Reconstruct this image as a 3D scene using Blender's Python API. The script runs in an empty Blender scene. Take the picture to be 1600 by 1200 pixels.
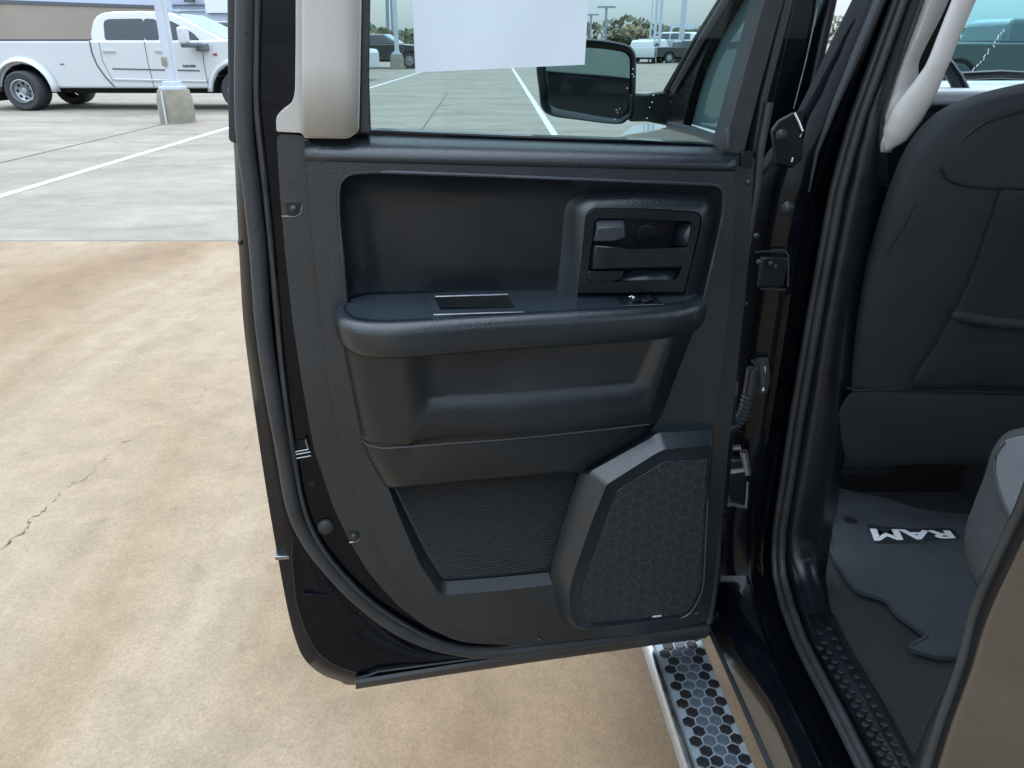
import bpy, bmesh, math, random
from mathutils import Vector, Matrix
from mathutils.geometry import tessellate_polygon
random.seed(7)
R = math.radians
S = bpy.context.scene
C = S.collection

# ------------------------------------------------------------------ camera
H = 1.5
TH = math.atan(540.0 / 1200.0)
cd = bpy.data.cameras.new("camera"); cam = bpy.data.objects.new("camera", cd); C.objects.link(cam)
cd.sensor_width = 36.0; cd.lens = 27.0; cd.clip_start = 0.02; cd.clip_end = 3000
cam.location = (0, 0, H); cam.rotation_euler = (math.pi / 2 - TH, 0, 0)
S.camera = cam

# ------------------------------------------------------------------ world and sun
SUN_EL, SUN_AZ = R(58), R(-18)          # azimuth measured from +Y towards +X
w = bpy.data.worlds.new("World"); S.world = w; w.use_nodes = True
nt = w.node_tree; nt.nodes.clear()
def N(t, ty, **k):
    n = t.nodes.new(ty)
    for a, b in k.items(): setattr(n, a, b)
    return n
wo = N(nt, "ShaderNodeOutputWorld"); bg = N(nt, "ShaderNodeBackground")
sky = N(nt, "ShaderNodeTexSky", sky_type='NISHITA'); sky.sun_disc = False
sky.sun_elevation = SUN_EL; sky.sun_rotation = SUN_AZ; sky.air_density = 1.0; sky.dust_density = 2.0
tc = N(nt, "ShaderNodeTexCoord"); mp = N(nt, "ShaderNodeMapping"); mp.inputs['Scale'].default_value = (1, 1, 3.2)
nz = N(nt, "ShaderNodeTexNoise"); nz.inputs['Scale'].default_value = 2.6; nz.inputs['Detail'].default_value = 6; nz.inputs['Roughness'].default_value = .55
cr = N(nt, "ShaderNodeValToRGB"); cr.color_ramp.elements[0].position = .30; cr.color_ramp.elements[0].color = (.45, .45, .45, 1)
cr.color_ramp.elements[1].position = .66; cr.color_ramp.elements[1].color = (.88, .88, .88, 1)
mx = N(nt, "ShaderNodeMix", data_type='RGBA'); pass
nt.links.new(tc.outputs['Generated'], mp.inputs['Vector']); nt.links.new(mp.outputs[0], nz.inputs['Vector'])
nt.links.new(nz.outputs['Fac'], cr.inputs[0]); nt.links.new(cr.outputs[0], mx.inputs['Factor'])
# overcast sky: cloud luminance rises gently towards the zenith
sp = N(nt, "ShaderNodeSeparateXYZ"); nt.links.new(tc.outputs['Generated'], sp.inputs[0])
zr = N(nt, "ShaderNodeMapRange"); zr.inputs['From Min'].default_value = 0; zr.inputs['From Max'].default_value = 1; zr.inputs['To Min'].default_value = .54; zr.inputs['To Max'].default_value = 3.1
nt.links.new(sp.outputs['Z'], zr.inputs['Value'])
cm_ = N(nt, "ShaderNodeMix", data_type='RGBA', blend_type='MULTIPLY'); cm_.inputs['Factor'].default_value = 1; cm_.inputs['A'].default_value = (8.1, 9.5, 11.2, 1)
nt.links.new(zr.outputs[0], cm_.inputs['B']); nt.links.new(cm_.outputs['Result'], mx.inputs['B'])
nt.links.new(sky.outputs[0], mx.inputs['A']); nt.links.new(mx.outputs['Result'], bg.inputs['Color'])
bg.inputs['Strength'].default_value = 0.14
nt.links.new(bg.outputs[0], wo.inputs[0])
sl = bpy.data.lights.new("sun", 'SUN'); sl.energy = .8; sl.angle = R(22); sl.color = (1, .95, .87)
so = bpy.data.objects.new("sun", sl); C.objects.link(so)
sd = Vector((math.sin(SUN_AZ) * math.cos(SUN_EL), math.cos(SUN_AZ) * math.cos(SUN_EL), math.sin(SUN_EL)))
so.rotation_euler = sd.to_track_quat('Z', 'Y').to_euler()
S.view_settings.view_transform = 'Standard'; S.view_settings.look = 'None'
S.view_settings.exposure = 0.30; S.view_settings.gamma = 1; S.view_settings.use_curve_mapping = False
S.render.engine = 'CYCLES'

# ------------------------------------------------------------------ surveying helpers: sight lines met with real planes
CAM = Vector((0, 0, H)); ct, st = math.cos(TH), math.sin(TH)
def ray(px, py):
    a, b = (px - 800) / 1200.0, (600 - py) / 1200.0
    return Vector((a, ct + b * st, -st + b * ct))
def hit(px, py, o, n):
    d = ray(px, py); return CAM + d * ((o - CAM).dot(n) / d.dot(n))
def G(px, py, z=0.0):
    return hit(px, py, Vector((0, 0, z)), Vector((0, 0, 1)))
def V(px, py, Y):
    return hit(px, py, Vector((0, Y, 0)), Vector((0, 1, 0)))
DA = R(11.8)
DU = Vector((math.cos(DA), math.sin(DA), 0)); DN = Vector((math.sin(DA), -math.cos(DA), 0)); UP = Vector((0, 0, 1))
DO = G(835, 1020, .52)
def D(px, py, s=0.0): return hit(px, py, DO + DN * s, DN)          # door plane, s towards the camera side
HA = R(4.3)
HD = Vector((-math.sin(HA), math.cos(HA), 0)); HO = Vector((-math.cos(HA), -math.sin(HA), 0))   # heading, outboard
def J(px, py, y): return hit(px, py, HD * y, HD)                  # cross plane at distance y along the heading
def B(px, py, t): return hit(px, py, HO * -t, HO)                 # plane parallel to the body side, t to the right of the camera
def L(px, py, y, z):                                              # pillar running into sill
    d = ray(px, py); ta = y / d.dot(HD) if d.dot(HD) > 1e-6 else 9e9
    tz = (z - H) / d.z if d.z < -1e-6 else 9e9
    if ta < tz * .5 : t = ta
    elif tz < ta * .5: t = tz
    else:
        k = .035; t = -k * math.log(math.exp(-ta / k) + math.exp(-tz / k))
    return CAM + d * t

# ------------------------------------------------------------------ curve helpers
def rnd(pts, r=8, k=4):
    out = []; n = len(pts); rr = r if isinstance(r, (list, tuple)) else [r] * n
    for i in range(n):
        p, a, b = Vector(pts[i][:2]), Vector(pts[i - 1][:2]), Vector(pts[(i + 1) % n][:2])
        da, db = (a - p), (b - p); ra = min(rr[i], da.length * .48); rb = min(rr[i], db.length * .48)
        A = p + da.normalized() * ra; Bq = p + db.normalized() * rb
        for j in range(k + 1):
            t = j / k; q = A * (1 - t) ** 2 + p * 2 * t * (1 - t) + Bq * t * t
            out.append((q.x, q.y))
    return out
def cat(pts, k=6, closed=False):
    P = [Vector(p) for p in pts]; n = len(P); out = []
    m = n if closed else n - 1
    for i in range(m):
        p1, p2 = P[i], P[(i + 1) % n]
        p0 = P[i - 1] if (closed or i > 0) else p1 + (p1 - p2)
        p3 = P[(i + 2) % n] if (closed or i + 2 < n) else p2 + (p2 - p1)
        for j in range(k):
            t = j / k
            out.append(.5 * ((2 * p1) + (-p0 + p2) * t + (2 * p0 - 5 * p1 + 4 * p2 - p3) * t * t + (-p0 + 3 * p1 - 3 * p2 + p3) * t ** 3))
    if not closed: out.append(P[-1])
    return out
def interp(tab, y):
    for (y0, x0), (y1, x1) in zip(tab, tab[1:]):
        if y <= y1:
            t = (y - y0) / (y1 - y0); return x0 + (x1 - x0) * t
    (y0, x0), (y1, x1) = tab[-2:]; return x1 + (y - y1) * (x1 - x0) / (y1 - y0)

# ------------------------------------------------------------------ object helpers
def obj(name, verts, faces, mat, parent=None, ang=35, label=None, kind=None, bev=0, seg=2, sol=0, recalc=True):
    me = bpy.data.meshes.new(name)
    me.from_pydata([tuple(v) for v in verts], [], [tuple(f) for f in faces])
    if recalc:
        bm = bmesh.new(); bm.from_mesh(me); bmesh.ops.recalc_face_normals(bm, faces=bm.faces); bm.to_mesh(me); bm.free()
    me.materials.append(mat)
    if ang is not None and len(me.polygons):
        me.shade_smooth(); me.set_sharp_from_angle(angle=R(ang))
    o = bpy.data.objects.new(name, me); C.objects.link(o)
    if parent is not None:
        o.parent = parent
        o.matrix_parent_inverse = wmat(parent).inverted()
    if label: o['label'] = label
    if kind: o['kind'] = kind
    if sol:
        m = o.modifiers.new("sol", 'SOLIDIFY'); m.thickness = sol; m.offset = -1
    if bev:
        m = o.modifiers.new("bev", 'BEVEL'); m.width = bev; m.segments = seg; m.limit_method = 'ANGLE'; m.angle_limit = R(32); m.harden_normals = False
    return o
def wmat(o):
    m = Matrix.LocRotScale(o.location, o.rotation_euler, o.scale)
    return (wmat(o.parent) @ o.matrix_parent_inverse @ m) if o.parent else m
def thing(name, label, cat_, loc=(0, 0, 0), rz=0, group=None):
    o = bpy.data.objects.new(name, None); C.objects.link(o); o.location = loc; o.rotation_euler = (0, 0, rz)
    o['label'] = label; o['category'] = cat_; o.empty_display_size = .1
    if group: o['group'] = group
    return o
def tag(o, label, cat_, group=None):
    o['label'] = label; o['category'] = cat_
    if group: o['group'] = group
    return o
class MB:
    def __init__(s): s.v = []; s.f = []
    def add(s, v, f):
        b = len(s.v); s.v += [Vector(p) for p in v]; s.f += [tuple(i + b for i in q) for q in f]; return s
    def box(s, c, d, m=None):
        x, y, z = [q / 2 for q in d]; c = Vector(c)
        v = [Vector((i * x, j * y, k * z)) + c for i in (-1, 1) for j in (-1, 1) for k in (-1, 1)]
        if m: v = [m @ p for p in v]
        return s.add(v, [(0, 1, 3, 2), (4, 6, 7, 5), (0, 4, 5, 1), (2, 3, 7, 6), (0, 2, 6, 4), (1, 5, 7, 3)])
    def rings(s, rings, cap0=True, cap1=True, closed=True):
        n = len(rings[0]); v = [p for r in rings for p in r]; f = []
        for i in range(len(rings) - 1):
            for j in range(n if closed else n - 1):
                a, b = i * n + j, i * n + (j + 1) % n
                f.append((a, b, b + n, a + n))
        if cap0: f.append(tuple(range(n)))
        if cap1: f.append(tuple((len(rings) - 1) * n + j for j in range(n)))
        return s.add(v, f)
    def tube(s, path, r, seg=10, cap=True, ref=UP, sq=(1, 1), **_):
        P = [Vector(p) for p in path]; rings = []
        for i, p in enumerate(P):
            t = (P[min(i + 1, len(P) - 1)] - P[max(i - 1, 0)]).normalized()
            a = t.cross(ref)
            if a.length < 1e-3: a = t.cross(Vector((1, 0, 0)))
            a.normalize(); b = t.cross(a).normalized(); rr = r[i] if isinstance(r, (list, tuple)) else r
            rings.append([p + a * math.cos(2 * math.pi * k / seg) * rr * sq[0] + b * math.sin(2 * math.pi * k / seg) * rr * sq[1] for k in range(seg)])
        return s.rings(rings, cap, cap)
    def disc(s, c, n, r, h, seg=16, dome=0.0):       # stud with optional dome, n = direction it points to
        c = Vector(c); n = Vector(n).normalized(); a = n.orthogonal().normalized(); b = n.cross(a)
        rg = [(r, 0), (r, h * .7), (r * .88, h)] + ([(r * .5, h + dome * .8), (r * .1, h + dome)] if dome else [])
        return s.rings([[c + (a * math.cos(2 * math.pi * k / seg) + b * math.sin(2 * math.pi * k / seg)) * q + n * z for k in range(seg)] for q, z in rg])
    def put(s, name, mat, parent=None, **k): return obj(name, s.v, s.f, mat, parent, **k)
def plate(name, ring, back, mat, parent, **k):      # ring = list of points, back = vector for depth
    n = len(ring); v = list(ring) + [p + back for p in ring]
    f = [tuple(range(n)), tuple(range(2 * n - 1, n - 1, -1))] + [(i, (i + 1) % n, (i + 1) % n + n, i + n) for i in range(n)]
    return obj(name, v, f, mat, parent, **k)
def holed(name, outer, holes, back, mat, parent, **k):
    loops = [outer] + holes; tri = tessellate_polygon([[Vector(p) for p in l] for l in loops]); v = [p for l in loops for p in l]; n = len(v)
    f = [tuple(t) for t in tri] + [tuple(i + n for i in reversed(t)) for t in tri]
    b = 0
    for l in loops:
        m = len(l)
        for i in range(m): f.append((b + i, b + (i + 1) % m, b + (i + 1) % m + n, b + i + n))
        b += m
    return obj(name, v + [p + back for p in v], f, mat, parent, **k)
def text_mesh(s, size, ext, off_=0.0):
    cu = bpy.data.curves.new('t', 'FONT'); cu.body = s; cu.size = size; cu.extrude = ext; cu.offset = off_; cu.align_x = 'CENTER'; cu.align_y = 'CENTER'; cu.resolution_u = 3
    o = bpy.data.objects.new('t', cu); C.objects.link(o); dg = bpy.context.evaluated_depsgraph_get(); me = bpy.data.meshes.new_from_object(o.evaluated_get(dg)); bpy.data.objects.remove(o); return me
def dpoly(pts, s, r=8, k=4): return [D(x, y, s) for x, y in rnd(pts, r, k)]

# ------------------------------------------------------------------ materials
def mat(name, col, rough=.5, metal=0, spec=.5, bump=None, vary=None, coat=0, coat_r=.03, trans=0, sheen=0, emis=None):
    m = bpy.data.materials.new(name); m.use_nodes = True; t = m.node_tree; b = t.nodes['Principled BSDF']
    b.inputs['Base Color'].default_value = (*col, 1); b.inputs['Roughness'].default_value = rough
    b.inputs['Metallic'].default_value = metal; b.inputs['Specular IOR Level'].default_value = spec
    b.inputs['Coat Weight'].default_value = coat; b.inputs['Coat Roughness'].default_value = coat_r
    b.inputs['Transmission Weight'].default_value = trans; b.inputs['Sheen Weight'].default_value = sheen
    co = N(t, 'ShaderNodeTexCoord')
    if vary:       # (scale, amount)
        n = N(t, 'ShaderNodeTexNoise'); n.inputs['Scale'].default_value = vary[0]; n.inputs['Detail'].default_value = 5
        t.links.new(co.outputs['Object'], n.inputs['Vector'])
        q = N(t, 'ShaderNodeMapRange'); q.inputs['To Min'].default_value = 1 - vary[1]; q.inputs['To Max'].default_value = 1 + vary[1]
        q.inputs['From Min'].default_value = .3; q.inputs['From Max'].default_value = .7
        t.links.new(n.outputs['Fac'], q.inputs['Value'])
        u = N(t, 'ShaderNodeMix', data_type='RGBA', blend_type='MULTIPLY'); u.inputs['Factor'].default_value = 1
        u.inputs['A'].default_value = (*col, 1); t.links.new(q.outputs[0], u.inputs['B']); t.links.new(u.outputs['Result'], b.inputs['Base Color'])
        q2 = N(t, 'ShaderNodeMapRange'); q2.inputs['To Min'].default_value = rough - .06; q2.inputs['To Max'].default_value = rough + .08
        q2.inputs['From Min'].default_value = .3; q2.inputs['From Max'].default_value = .7
        t.links.new(n.outputs['Fac'], q2.inputs['Value']); t.links.new(q2.outputs[0], b.inputs['Roughness'])
    if bump:       # (kind, scale, dist)
        if bump[0] == 'leather':
            n = N(t, 'ShaderNodeTexVoronoi', feature='SMOOTH_F1'); n.inputs['Scale'].default_value = bump[1]; src = n.outputs['Distance']
            ns = N(t, 'ShaderNodeTexNoise'); ns.inputs['Scale'].default_value = bump[1] * .35
            ad = N(t, 'ShaderNodeMix', data_type='RGBA'); ad.inputs['Factor'].default_value = .006
            t.links.new(co.outputs['Object'], ns.inputs['Vector']); t.links.new(co.outputs['Object'], ad.inputs['A']); t.links.new(ns.outputs['Color'], ad.inputs['B'])
            t.links.new(ad.outputs['Result'], n.inputs['Vector'])
        elif bump[0] == 'rib':
            n = N(t, 'ShaderNodeTexWave', wave_type='BANDS', bands_direction='Z'); n.inputs['Scale'].default_value = bump[1]; src = n.outputs['Fac']
            rc = N(t, 'ShaderNodeMix', data_type='RGBA'); rc.inputs['A'].default_value = (.002, .003, .004, 1); rc.inputs['B'].default_value = (.022, .029, .035, 1)  # groove shade painted into the colour: dark troughs, paler crests
            t.links.new(src, rc.inputs['Factor']); t.links.new(rc.outputs['Result'], b.inputs['Base Color'])
            t.links.new(co.outputs['Object'], n.inputs['Vector'])
        else:
            n = N(t, 'ShaderNodeTexNoise'); n.inputs['Scale'].default_value = bump[1]; n.inputs['Detail'].default_value = 4; src = n.outputs['Fac']
            t.links.new(co.outputs['Object'], n.inputs['Vector'])
        bp = N(t, 'ShaderNodeBump'); bp.inputs['Distance'].default_value = bump[2]; bp.inputs['Strength'].default_value = 1
        t.links.new(src, bp.inputs['Height']); t.links.new(bp.outputs[0], b.inputs['Normal'])
    return m
def glass(name, tint, refl=1.45, rough=0.0):
    m = bpy.data.materials.new(name); m.use_nodes = True; t = m.node_tree; t.nodes.clear()
    o = N(t, 'ShaderNodeOutputMaterial'); a = N(t, 'ShaderNodeBsdfTransparent'); a.inputs[0].default_value = (*tint, 1)
    g = N(t, 'ShaderNodeBsdfGlossy'); g.inputs['Roughness'].default_value = rough; g.inputs[0].default_value = (1, 1, 1, 1)
    f = N(t, 'ShaderNodeFresnel'); f.inputs['IOR'].default_value = refl; x = N(t, 'ShaderNodeMixShader')
    t.links.new(f.outputs[0], x.inputs[0]); t.links.new(a.outputs[0], x.inputs[1]); t.links.new(g.outputs[0], x.inputs[2]); t.links.new(x.outputs[0], o.inputs[0])
    return m
M = {}
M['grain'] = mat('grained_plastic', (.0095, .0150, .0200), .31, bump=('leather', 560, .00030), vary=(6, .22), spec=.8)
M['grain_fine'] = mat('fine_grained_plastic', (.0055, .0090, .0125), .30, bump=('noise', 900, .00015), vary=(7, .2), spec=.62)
M['arm_top'] = mat('lit_armrest_plastic', (.017, .026, .034), .34, bump=('leather', 560, .0002), vary=(8, .15), spec=.6)  # paler copy of the black plastic, light on tops and ledges painted in
M['plastic'] = mat('smooth_black_plastic', (.006, .009, .012), .30, vary=(14, .15), spec=.5)
M['plastic_grey'] = mat('dark_grey_plastic', (.030, .036, .042), .36, vary=(14, .1))
M['rib'] = mat('ribbed_insert', (.010, .014, .017), .42, bump=('rib', 78, .003))
M['rubber'] = mat('rubber_seal', (.026, .029, .031), .45, vary=(20, .2), bump=('noise', 300, .0003))
M['paint'] = mat('black_car_paint', (.002, .003, .006), .25, coat=.30, coat_r=.02, spec=.1, vary=(30, .2))
M['paint_dull'] = mat('black_jamb_paint', (.002, .003, .005), .22, coat=.3, coat_r=.02, spec=.1, vary=(30, .2))
M['paint_gloss'] = mat('black_body_paint', (.003, .004, .007), .22, coat=1, coat_r=.02)
M['paint_side'] = mat('black_gloss_side_paint', (.012, .011, .010), .22, coat=1, coat_r=.03, spec=1.0)
M['cream'] = mat('cream_trim', (.43, .41, .37), .55, bump=('noise', 700, .0002), vary=(5, .04))
M['cream_light'] = mat('pale_cream_trim', (.60, .59, .57), .5, bump=('noise', 700, .0002))
M['chrome'] = mat('chrome', (.72, .73, .75), .12, 1)
M['steel'] = mat('bolt_steel', (.32, .33, .35), .35, 1, vary=(60, .2))
M['paper'] = mat('white_paper', (.86, .87, .92), .7, vary=(4, .02))
def paper_mat(m):
    t = m.node_tree; b = t.nodes['Principled BSDF']; o = t.nodes['Material Output']; tr = N(t, 'ShaderNodeBsdfTranslucent'); tr.inputs[0].default_value = (.9, .92, 1, 1)
    x = N(t, 'ShaderNodeMixShader'); x.inputs[0].default_value = .55; t.links.new(b.outputs[0], x.inputs[1]); t.links.new(tr.outputs[0], x.inputs[2]); t.links.new(x.outputs[0], o.inputs[0])
paper_mat(M['paper'])
M['seat'] = mat('dark_seat_cloth', (.013, .018, .020), .7, bump=('noise', 900, .0012), vary=(12, .15))
M['seat_dark'] = mat('seat_centre_cloth', (.009, .013, .0145), .75, bump=('noise', 900, .0012), vary=(10, .2))
M['seat_grey'] = mat('grey_seat_cloth', (.11, .125, .14), .85, bump=('noise', 1600, .0008), vary=(50, .1), sheen=.3)
M['seat_mid'] = mat('mid_seat_cloth', (.055, .062, .066), .85, bump=('noise', 1600, .0008), vary=(50, .1))
M['seam'] = mat('seam_thread', (.008, .009, .010), .7)
M['carpet'] = mat('black_carpet', (.009, .010, .012), .95, bump=('noise', 500, .004), vary=(60, .35), sheen=.08)
M['mat'] = mat('mat_carpet', (.022, .032, .043), .95, bump=('noise', 420, .004), vary=(22, .3), sheen=.1)
M['mat_edge'] = mat('mat_binding', (.035, .045, .055), .9, bump=('noise', 300, .003))
M['white_logo'] = mat('white_print', (.9, .92, .93), .5)
M['void'] = mat('dark_underseat', (.006, .007, .008), .9)  # near-black stands in for shade under the seat, in recesses and wells
M['glass'] = glass('tinted_window_glass', (.72, .81, .81), 1.3)
M['glass_ws'] = glass('windscreen_glass', (.62, .88, .90), 1.25)
M['mirror'] = mat('mirror_glass', (.50, .55, .56), .03, 1)
M['alu'] = mat('brushed_step_metal', (.62, .66, .70), .32, 1, vary=(40, .12))
M['pad_dark'] = mat('dark_step_pad', (.012, .013, .015), .5, vary=(40, .2), bump=('noise', 300, .001))
M['pad_grey'] = mat('grey_step_pad', (.075, .095, .115), .42, vary=(60, .2), bump=('noise', 300, .001))
M['step'] = mat('step_frame', (.36, .42, .46), .42, .3, vary=(40, .15))
M['dash'] = mat('dashboard_lit_grey', (.45, .50, .53), .5)  # paler than the dashboard body: light on its top put into the colour
M['door_glass_far'] = mat('painted_sky_glass', (.085, .14, .15), .06, spec=1.0)  # opaque base colour carries the teal of reflected sky
M['white_paint'] = mat('white_car_paint', (.54, .555, .56), .3, coat=.7, coat_r=.06)
M['dark_paint'] = mat('dark_car_paint', (.018, .025, .026), .25, coat=1)
M['far_glass'] = mat('far_window_glass', (.018, .026, .034), .08, spec=.7)
M['far_glass_l'] = mat('far_light_glass', (.25, .36, .42), .08, spec=.7)
M['tyre'] = mat('tyre_rubber', (.035, .038, .042), .75, vary=(9, .15))
M['pole'] = mat('white_pole_paint', (.48, .52, .57), .45, vary=(3, .06))
M['rim'] = mat('wheel_rim', (.35, .37, .39), .3, .6)
M['gap'] = mat('panel_gap', (.09, .10, .12), .8)
M['light_red'] = mat('tail_light_red', (.35, .02, .02), .2)

# speaker grille: perforation small enough to be relief
def grille_mat():
    m = mat('speaker_mesh', (.02, .022, .026), .45); t = m.node_tree; b = t.nodes['Principled BSDF']
    co = N(t, 'ShaderNodeTexCoord'); mpn = N(t, 'ShaderNodeMapping'); mpn.inputs['Rotation'].default_value = (R(90), 0, -DA)
    t.links.new(co.outputs['Object'], mpn.inputs['Vector'])
    sx = N(t, 'ShaderNodeSeparateXYZ'); t.links.new(mpn.outputs[0], sx.inputs[0])
    return m, t, b, co
def dotmat():
    m = bpy.data.materials.new('speaker_mesh'); m.use_nodes = True; t = m.node_tree; b = t.nodes['Principled BSDF']
    co = N(t, 'ShaderNodeTexCoord'); sx = N(t, 'ShaderNodeSeparateXYZ'); t.links.new(co.outputs['Object'], sx.inputs[0])
    def mth(op, a, c=None):
        n = N(t, 'ShaderNodeMath', operation=op)
        for i, v in enumerate((a, c)):
            if v is None: continue
            if isinstance(v, (int, float)): n.inputs[i].default_value = v
            else: t.links.new(v, n.inputs[i])
        return n.outputs[0]
    k = 2 * math.pi / .0046
    x = mth('MULTIPLY', sx.outputs['X'], k); z = mth('MULTIPLY', sx.outputs['Z'], k)
    zz = mth('MULTIPLY', z, .866); xh = mth('MULTIPLY', x, .5)
    c1 = mth('COSINE', x); c2 = mth('COSINE', mth('ADD', xh, zz)); c3 = mth('COSINE', mth('SUBTRACT', xh, zz))
    s_ = mth('ADD', mth('ADD', c1, c2), c3)
    r = N(t, 'ShaderNodeMapRange'); r.inputs['From Min'].default_value = -.6; r.inputs['From Max'].default_value = .9
    t.links.new(s_, r.inputs['Value'])
    # large printed hexagons
    k2 = 2 * math.pi / .019; x2 = mth('MULTIPLY', sx.outputs['X'], k2); z2 = mth('MULTIPLY', sx.outputs['Z'], k2 * .866); xh2 = mth('MULTIPLY', x2, .5)
    s2 = mth('ADD', mth('ADD', mth('COSINE', x2), mth('COSINE', mth('ADD', xh2, z2))), mth('COSINE', mth('SUBTRACT', xh2, z2)))
    r2 = N(t, 'ShaderNodeMapRange'); r2.inputs['From Min'].default_value = -1.05; r2.inputs['From Max'].default_value = -.8; r2.inputs['To Min'].default_value = 1.6; r2.inputs['To Max'].default_value = 1
    t.links.new(s2, r2.inputs['Value'])
    mxn = N(t, 'ShaderNodeMix', data_type='RGBA'); mxn.inputs['A'].default_value = (.022, .028, .034, 1); mxn.inputs['B'].default_value = (.003, .003, .004, 1)
    t.links.new(r.outputs[0], mxn.inputs['Factor'])
    u = N(t, 'ShaderNodeMix', data_type='RGBA', blend_type='MULTIPLY'); u.inputs['Factor'].default_value = 1
    t.links.new(mxn.outputs['Result'], u.inputs['A']); t.links.new(r2.outputs[0], u.inputs['B']); t.links.new(u.outputs['Result'], b.inputs['Base Color'])
    b.inputs['Roughness'].default_value = .5
    bp = N(t, 'ShaderNodeBump'); bp.invert = True; bp.inputs['Distance'].default_value = .0012; t.links.new(r.outputs[0], bp.inputs['Height']); t.links.new(bp.outputs[0], b.inputs['Normal'])
    return m
M['grille'] = dotmat()

SDIR = math.atan2((G(370, 470) - G(60, 720)).y, (G(370, 470) - G(60, 720)).x) - math.pi / 2
def concrete(name, cols, streak=.5, ang=0.0, sc=1.0):
    m = bpy.data.materials.new(name); m.use_nodes = True; t = m.node_tree; b = t.nodes['Principled BSDF']
    co = N(t, 'ShaderNodeTexCoord'); mpn = N(t, 'ShaderNodeMapping'); mpn.inputs['Rotation'].default_value = (0, 0, ang); mpn.inputs['Scale'].default_value = (1, streak, 1)
    t.links.new(co.outputs['Object'], mpn.inputs['Vector'])
    n1 = N(t, 'ShaderNodeTexNoise'); n1.inputs['Scale'].default_value = .9 * sc; n1.inputs['Detail'].default_value = 9; n1.inputs['Roughness'].default_value = .58; n1.inputs['Distortion'].default_value = .6
    t.links.new(mpn.outputs[0], n1.inputs['Vector'])
    r = N(t, 'ShaderNodeValToRGB'); e = r.color_ramp.elements
    e[0].position = .36; e[0].color = (*cols[0], 1); e[1].position = .64; e[1].color = (*cols[2], 1)
    q = e.new(.5); q.color = (*cols[1], 1)
    t.links.new(n1.outputs['Fac'], r.inputs[0])
    n2 = N(t, 'ShaderNodeTexNoise'); n2.inputs['Scale'].default_value = 110; n2.inputs['Detail'].default_value = 4; n2.inputs['Roughness'].default_value = .7
    t.links.new(co.outputs['Object'], n2.inputs['Vector'])
    mr = N(t, 'ShaderNodeMapRange'); mr.inputs['From Min'].default_value = .25; mr.inputs['From Max'].default_value = .75; mr.inputs['To Min'].default_value = .80; mr.inputs['To Max'].default_value = 1.17
    t.links.new(n2.outputs['Fac'], mr.inputs['Value'])
    n3 = N(t, 'ShaderNodeTexNoise'); n3.inputs['Scale'].default_value = 6 * sc; n3.inputs['Detail'].default_value = 6; t.links.new(co.outputs['Object'], n3.inputs['Vector']); n3.inputs['Roughness'].default_value = .65; n3.inputs['Distortion'].default_value = .4
    mr3 = N(t, 'ShaderNodeMapRange'); mr3.inputs['From Min'].default_value = .3; mr3.inputs['From Max'].default_value = .7; mr3.inputs['To Min'].default_value = .87; mr3.inputs['To Max'].default_value = 1.13
    t.links.new(n3.outputs['Fac'], mr3.inputs['Value'])
    mm = N(t, 'ShaderNodeMath', operation='MULTIPLY'); t.links.new(mr.outputs[0], mm.inputs[0]); t.links.new(mr3.outputs[0], mm.inputs[1])
    u = N(t, 'ShaderNodeMix', data_type='RGBA', blend_type='MULTIPLY'); u.inputs['Factor'].default_value = 1
    t.links.new(r.outputs[0], u.inputs['A']); t.links.new(mm.outputs[0], u.inputs['B']); t.links.new(u.outputs['Result'], b.inputs['Base Color'])
    def mulin(node_out, lo, hi, tlo, thi):
        q_ = N(t, 'ShaderNodeMapRange'); q_.inputs['From Min'].default_value = lo; q_.inputs['From Max'].default_value = hi; q_.inputs['To Min'].default_value = tlo; q_.inputs['To Max'].default_value = thi
        t.links.new(node_out, q_.inputs['Value']); return q_.outputs[0]
    vo = N(t, 'ShaderNodeTexVoronoi'); vo.inputs['Scale'].default_value = 85; t.links.new(co.outputs['Object'], vo.inputs['Vector'])
    n5 = N(t, 'ShaderNodeTexNoise'); n5.inputs['Scale'].default_value = 9; n5.inputs['Detail'].default_value = 3; t.links.new(co.outputs['Object'], n5.inputs['Vector'])
    n6 = N(t, 'ShaderNodeTexNoise'); n6.inputs['Scale'].default_value = 420; n6.inputs['Detail'].default_value = 2; t.links.new(co.outputs['Object'], n6.inputs['Vector'])
    prev = u.outputs['Result']
    n7 = N(t, 'ShaderNodeTexNoise'); n7.inputs['Scale'].default_value = 28; n7.inputs['Detail'].default_value = 6; n7.inputs['Roughness'].default_value = .7; t.links.new(co.outputs['Object'], n7.inputs['Vector'])
    n8 = N(t, 'ShaderNodeTexNoise'); n8.inputs['Scale'].default_value = 2.2; n8.inputs['Detail'].default_value = 8; n8.inputs['Roughness'].default_value = .7; t.links.new(mpn.outputs[0], n8.inputs['Vector'])
    for src_ in (mulin(n7.outputs['Fac'], .3, .7, .94, 1.05), mulin(n8.outputs['Fac'], .50, .64, 1.0, .91), mulin(vo.outputs['Distance'], .0, .16, .72, 1.0), mulin(n5.outputs['Fac'], .66, .74, 1.0, .84), mulin(n6.outputs['Fac'], .3, .7, .88, 1.12)):
        uu = N(t, 'ShaderNodeMix', data_type='RGBA', blend_type='MULTIPLY'); uu.inputs['Factor'].default_value = 1
        t.links.new(prev, uu.inputs['A']); t.links.new(src_, uu.inputs['B']); prev = uu.outputs['Result']
    t.links.new(prev, b.inputs['Base Color'])
    b.inputs['Roughness'].default_value = .85
    bp = N(t, 'ShaderNodeBump'); bp.inputs['Distance'].default_value = .004; t.links.new(n2.outputs['Fac'], bp.inputs['Height']); t.links.new(bp.outputs[0], b.inputs['Normal'])
    return m
M['slab'] = concrete('tan_concrete', ((.205, .135, .076), (.248, .174, .103), (.305, .238, .162)), .28, -SDIR)
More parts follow.
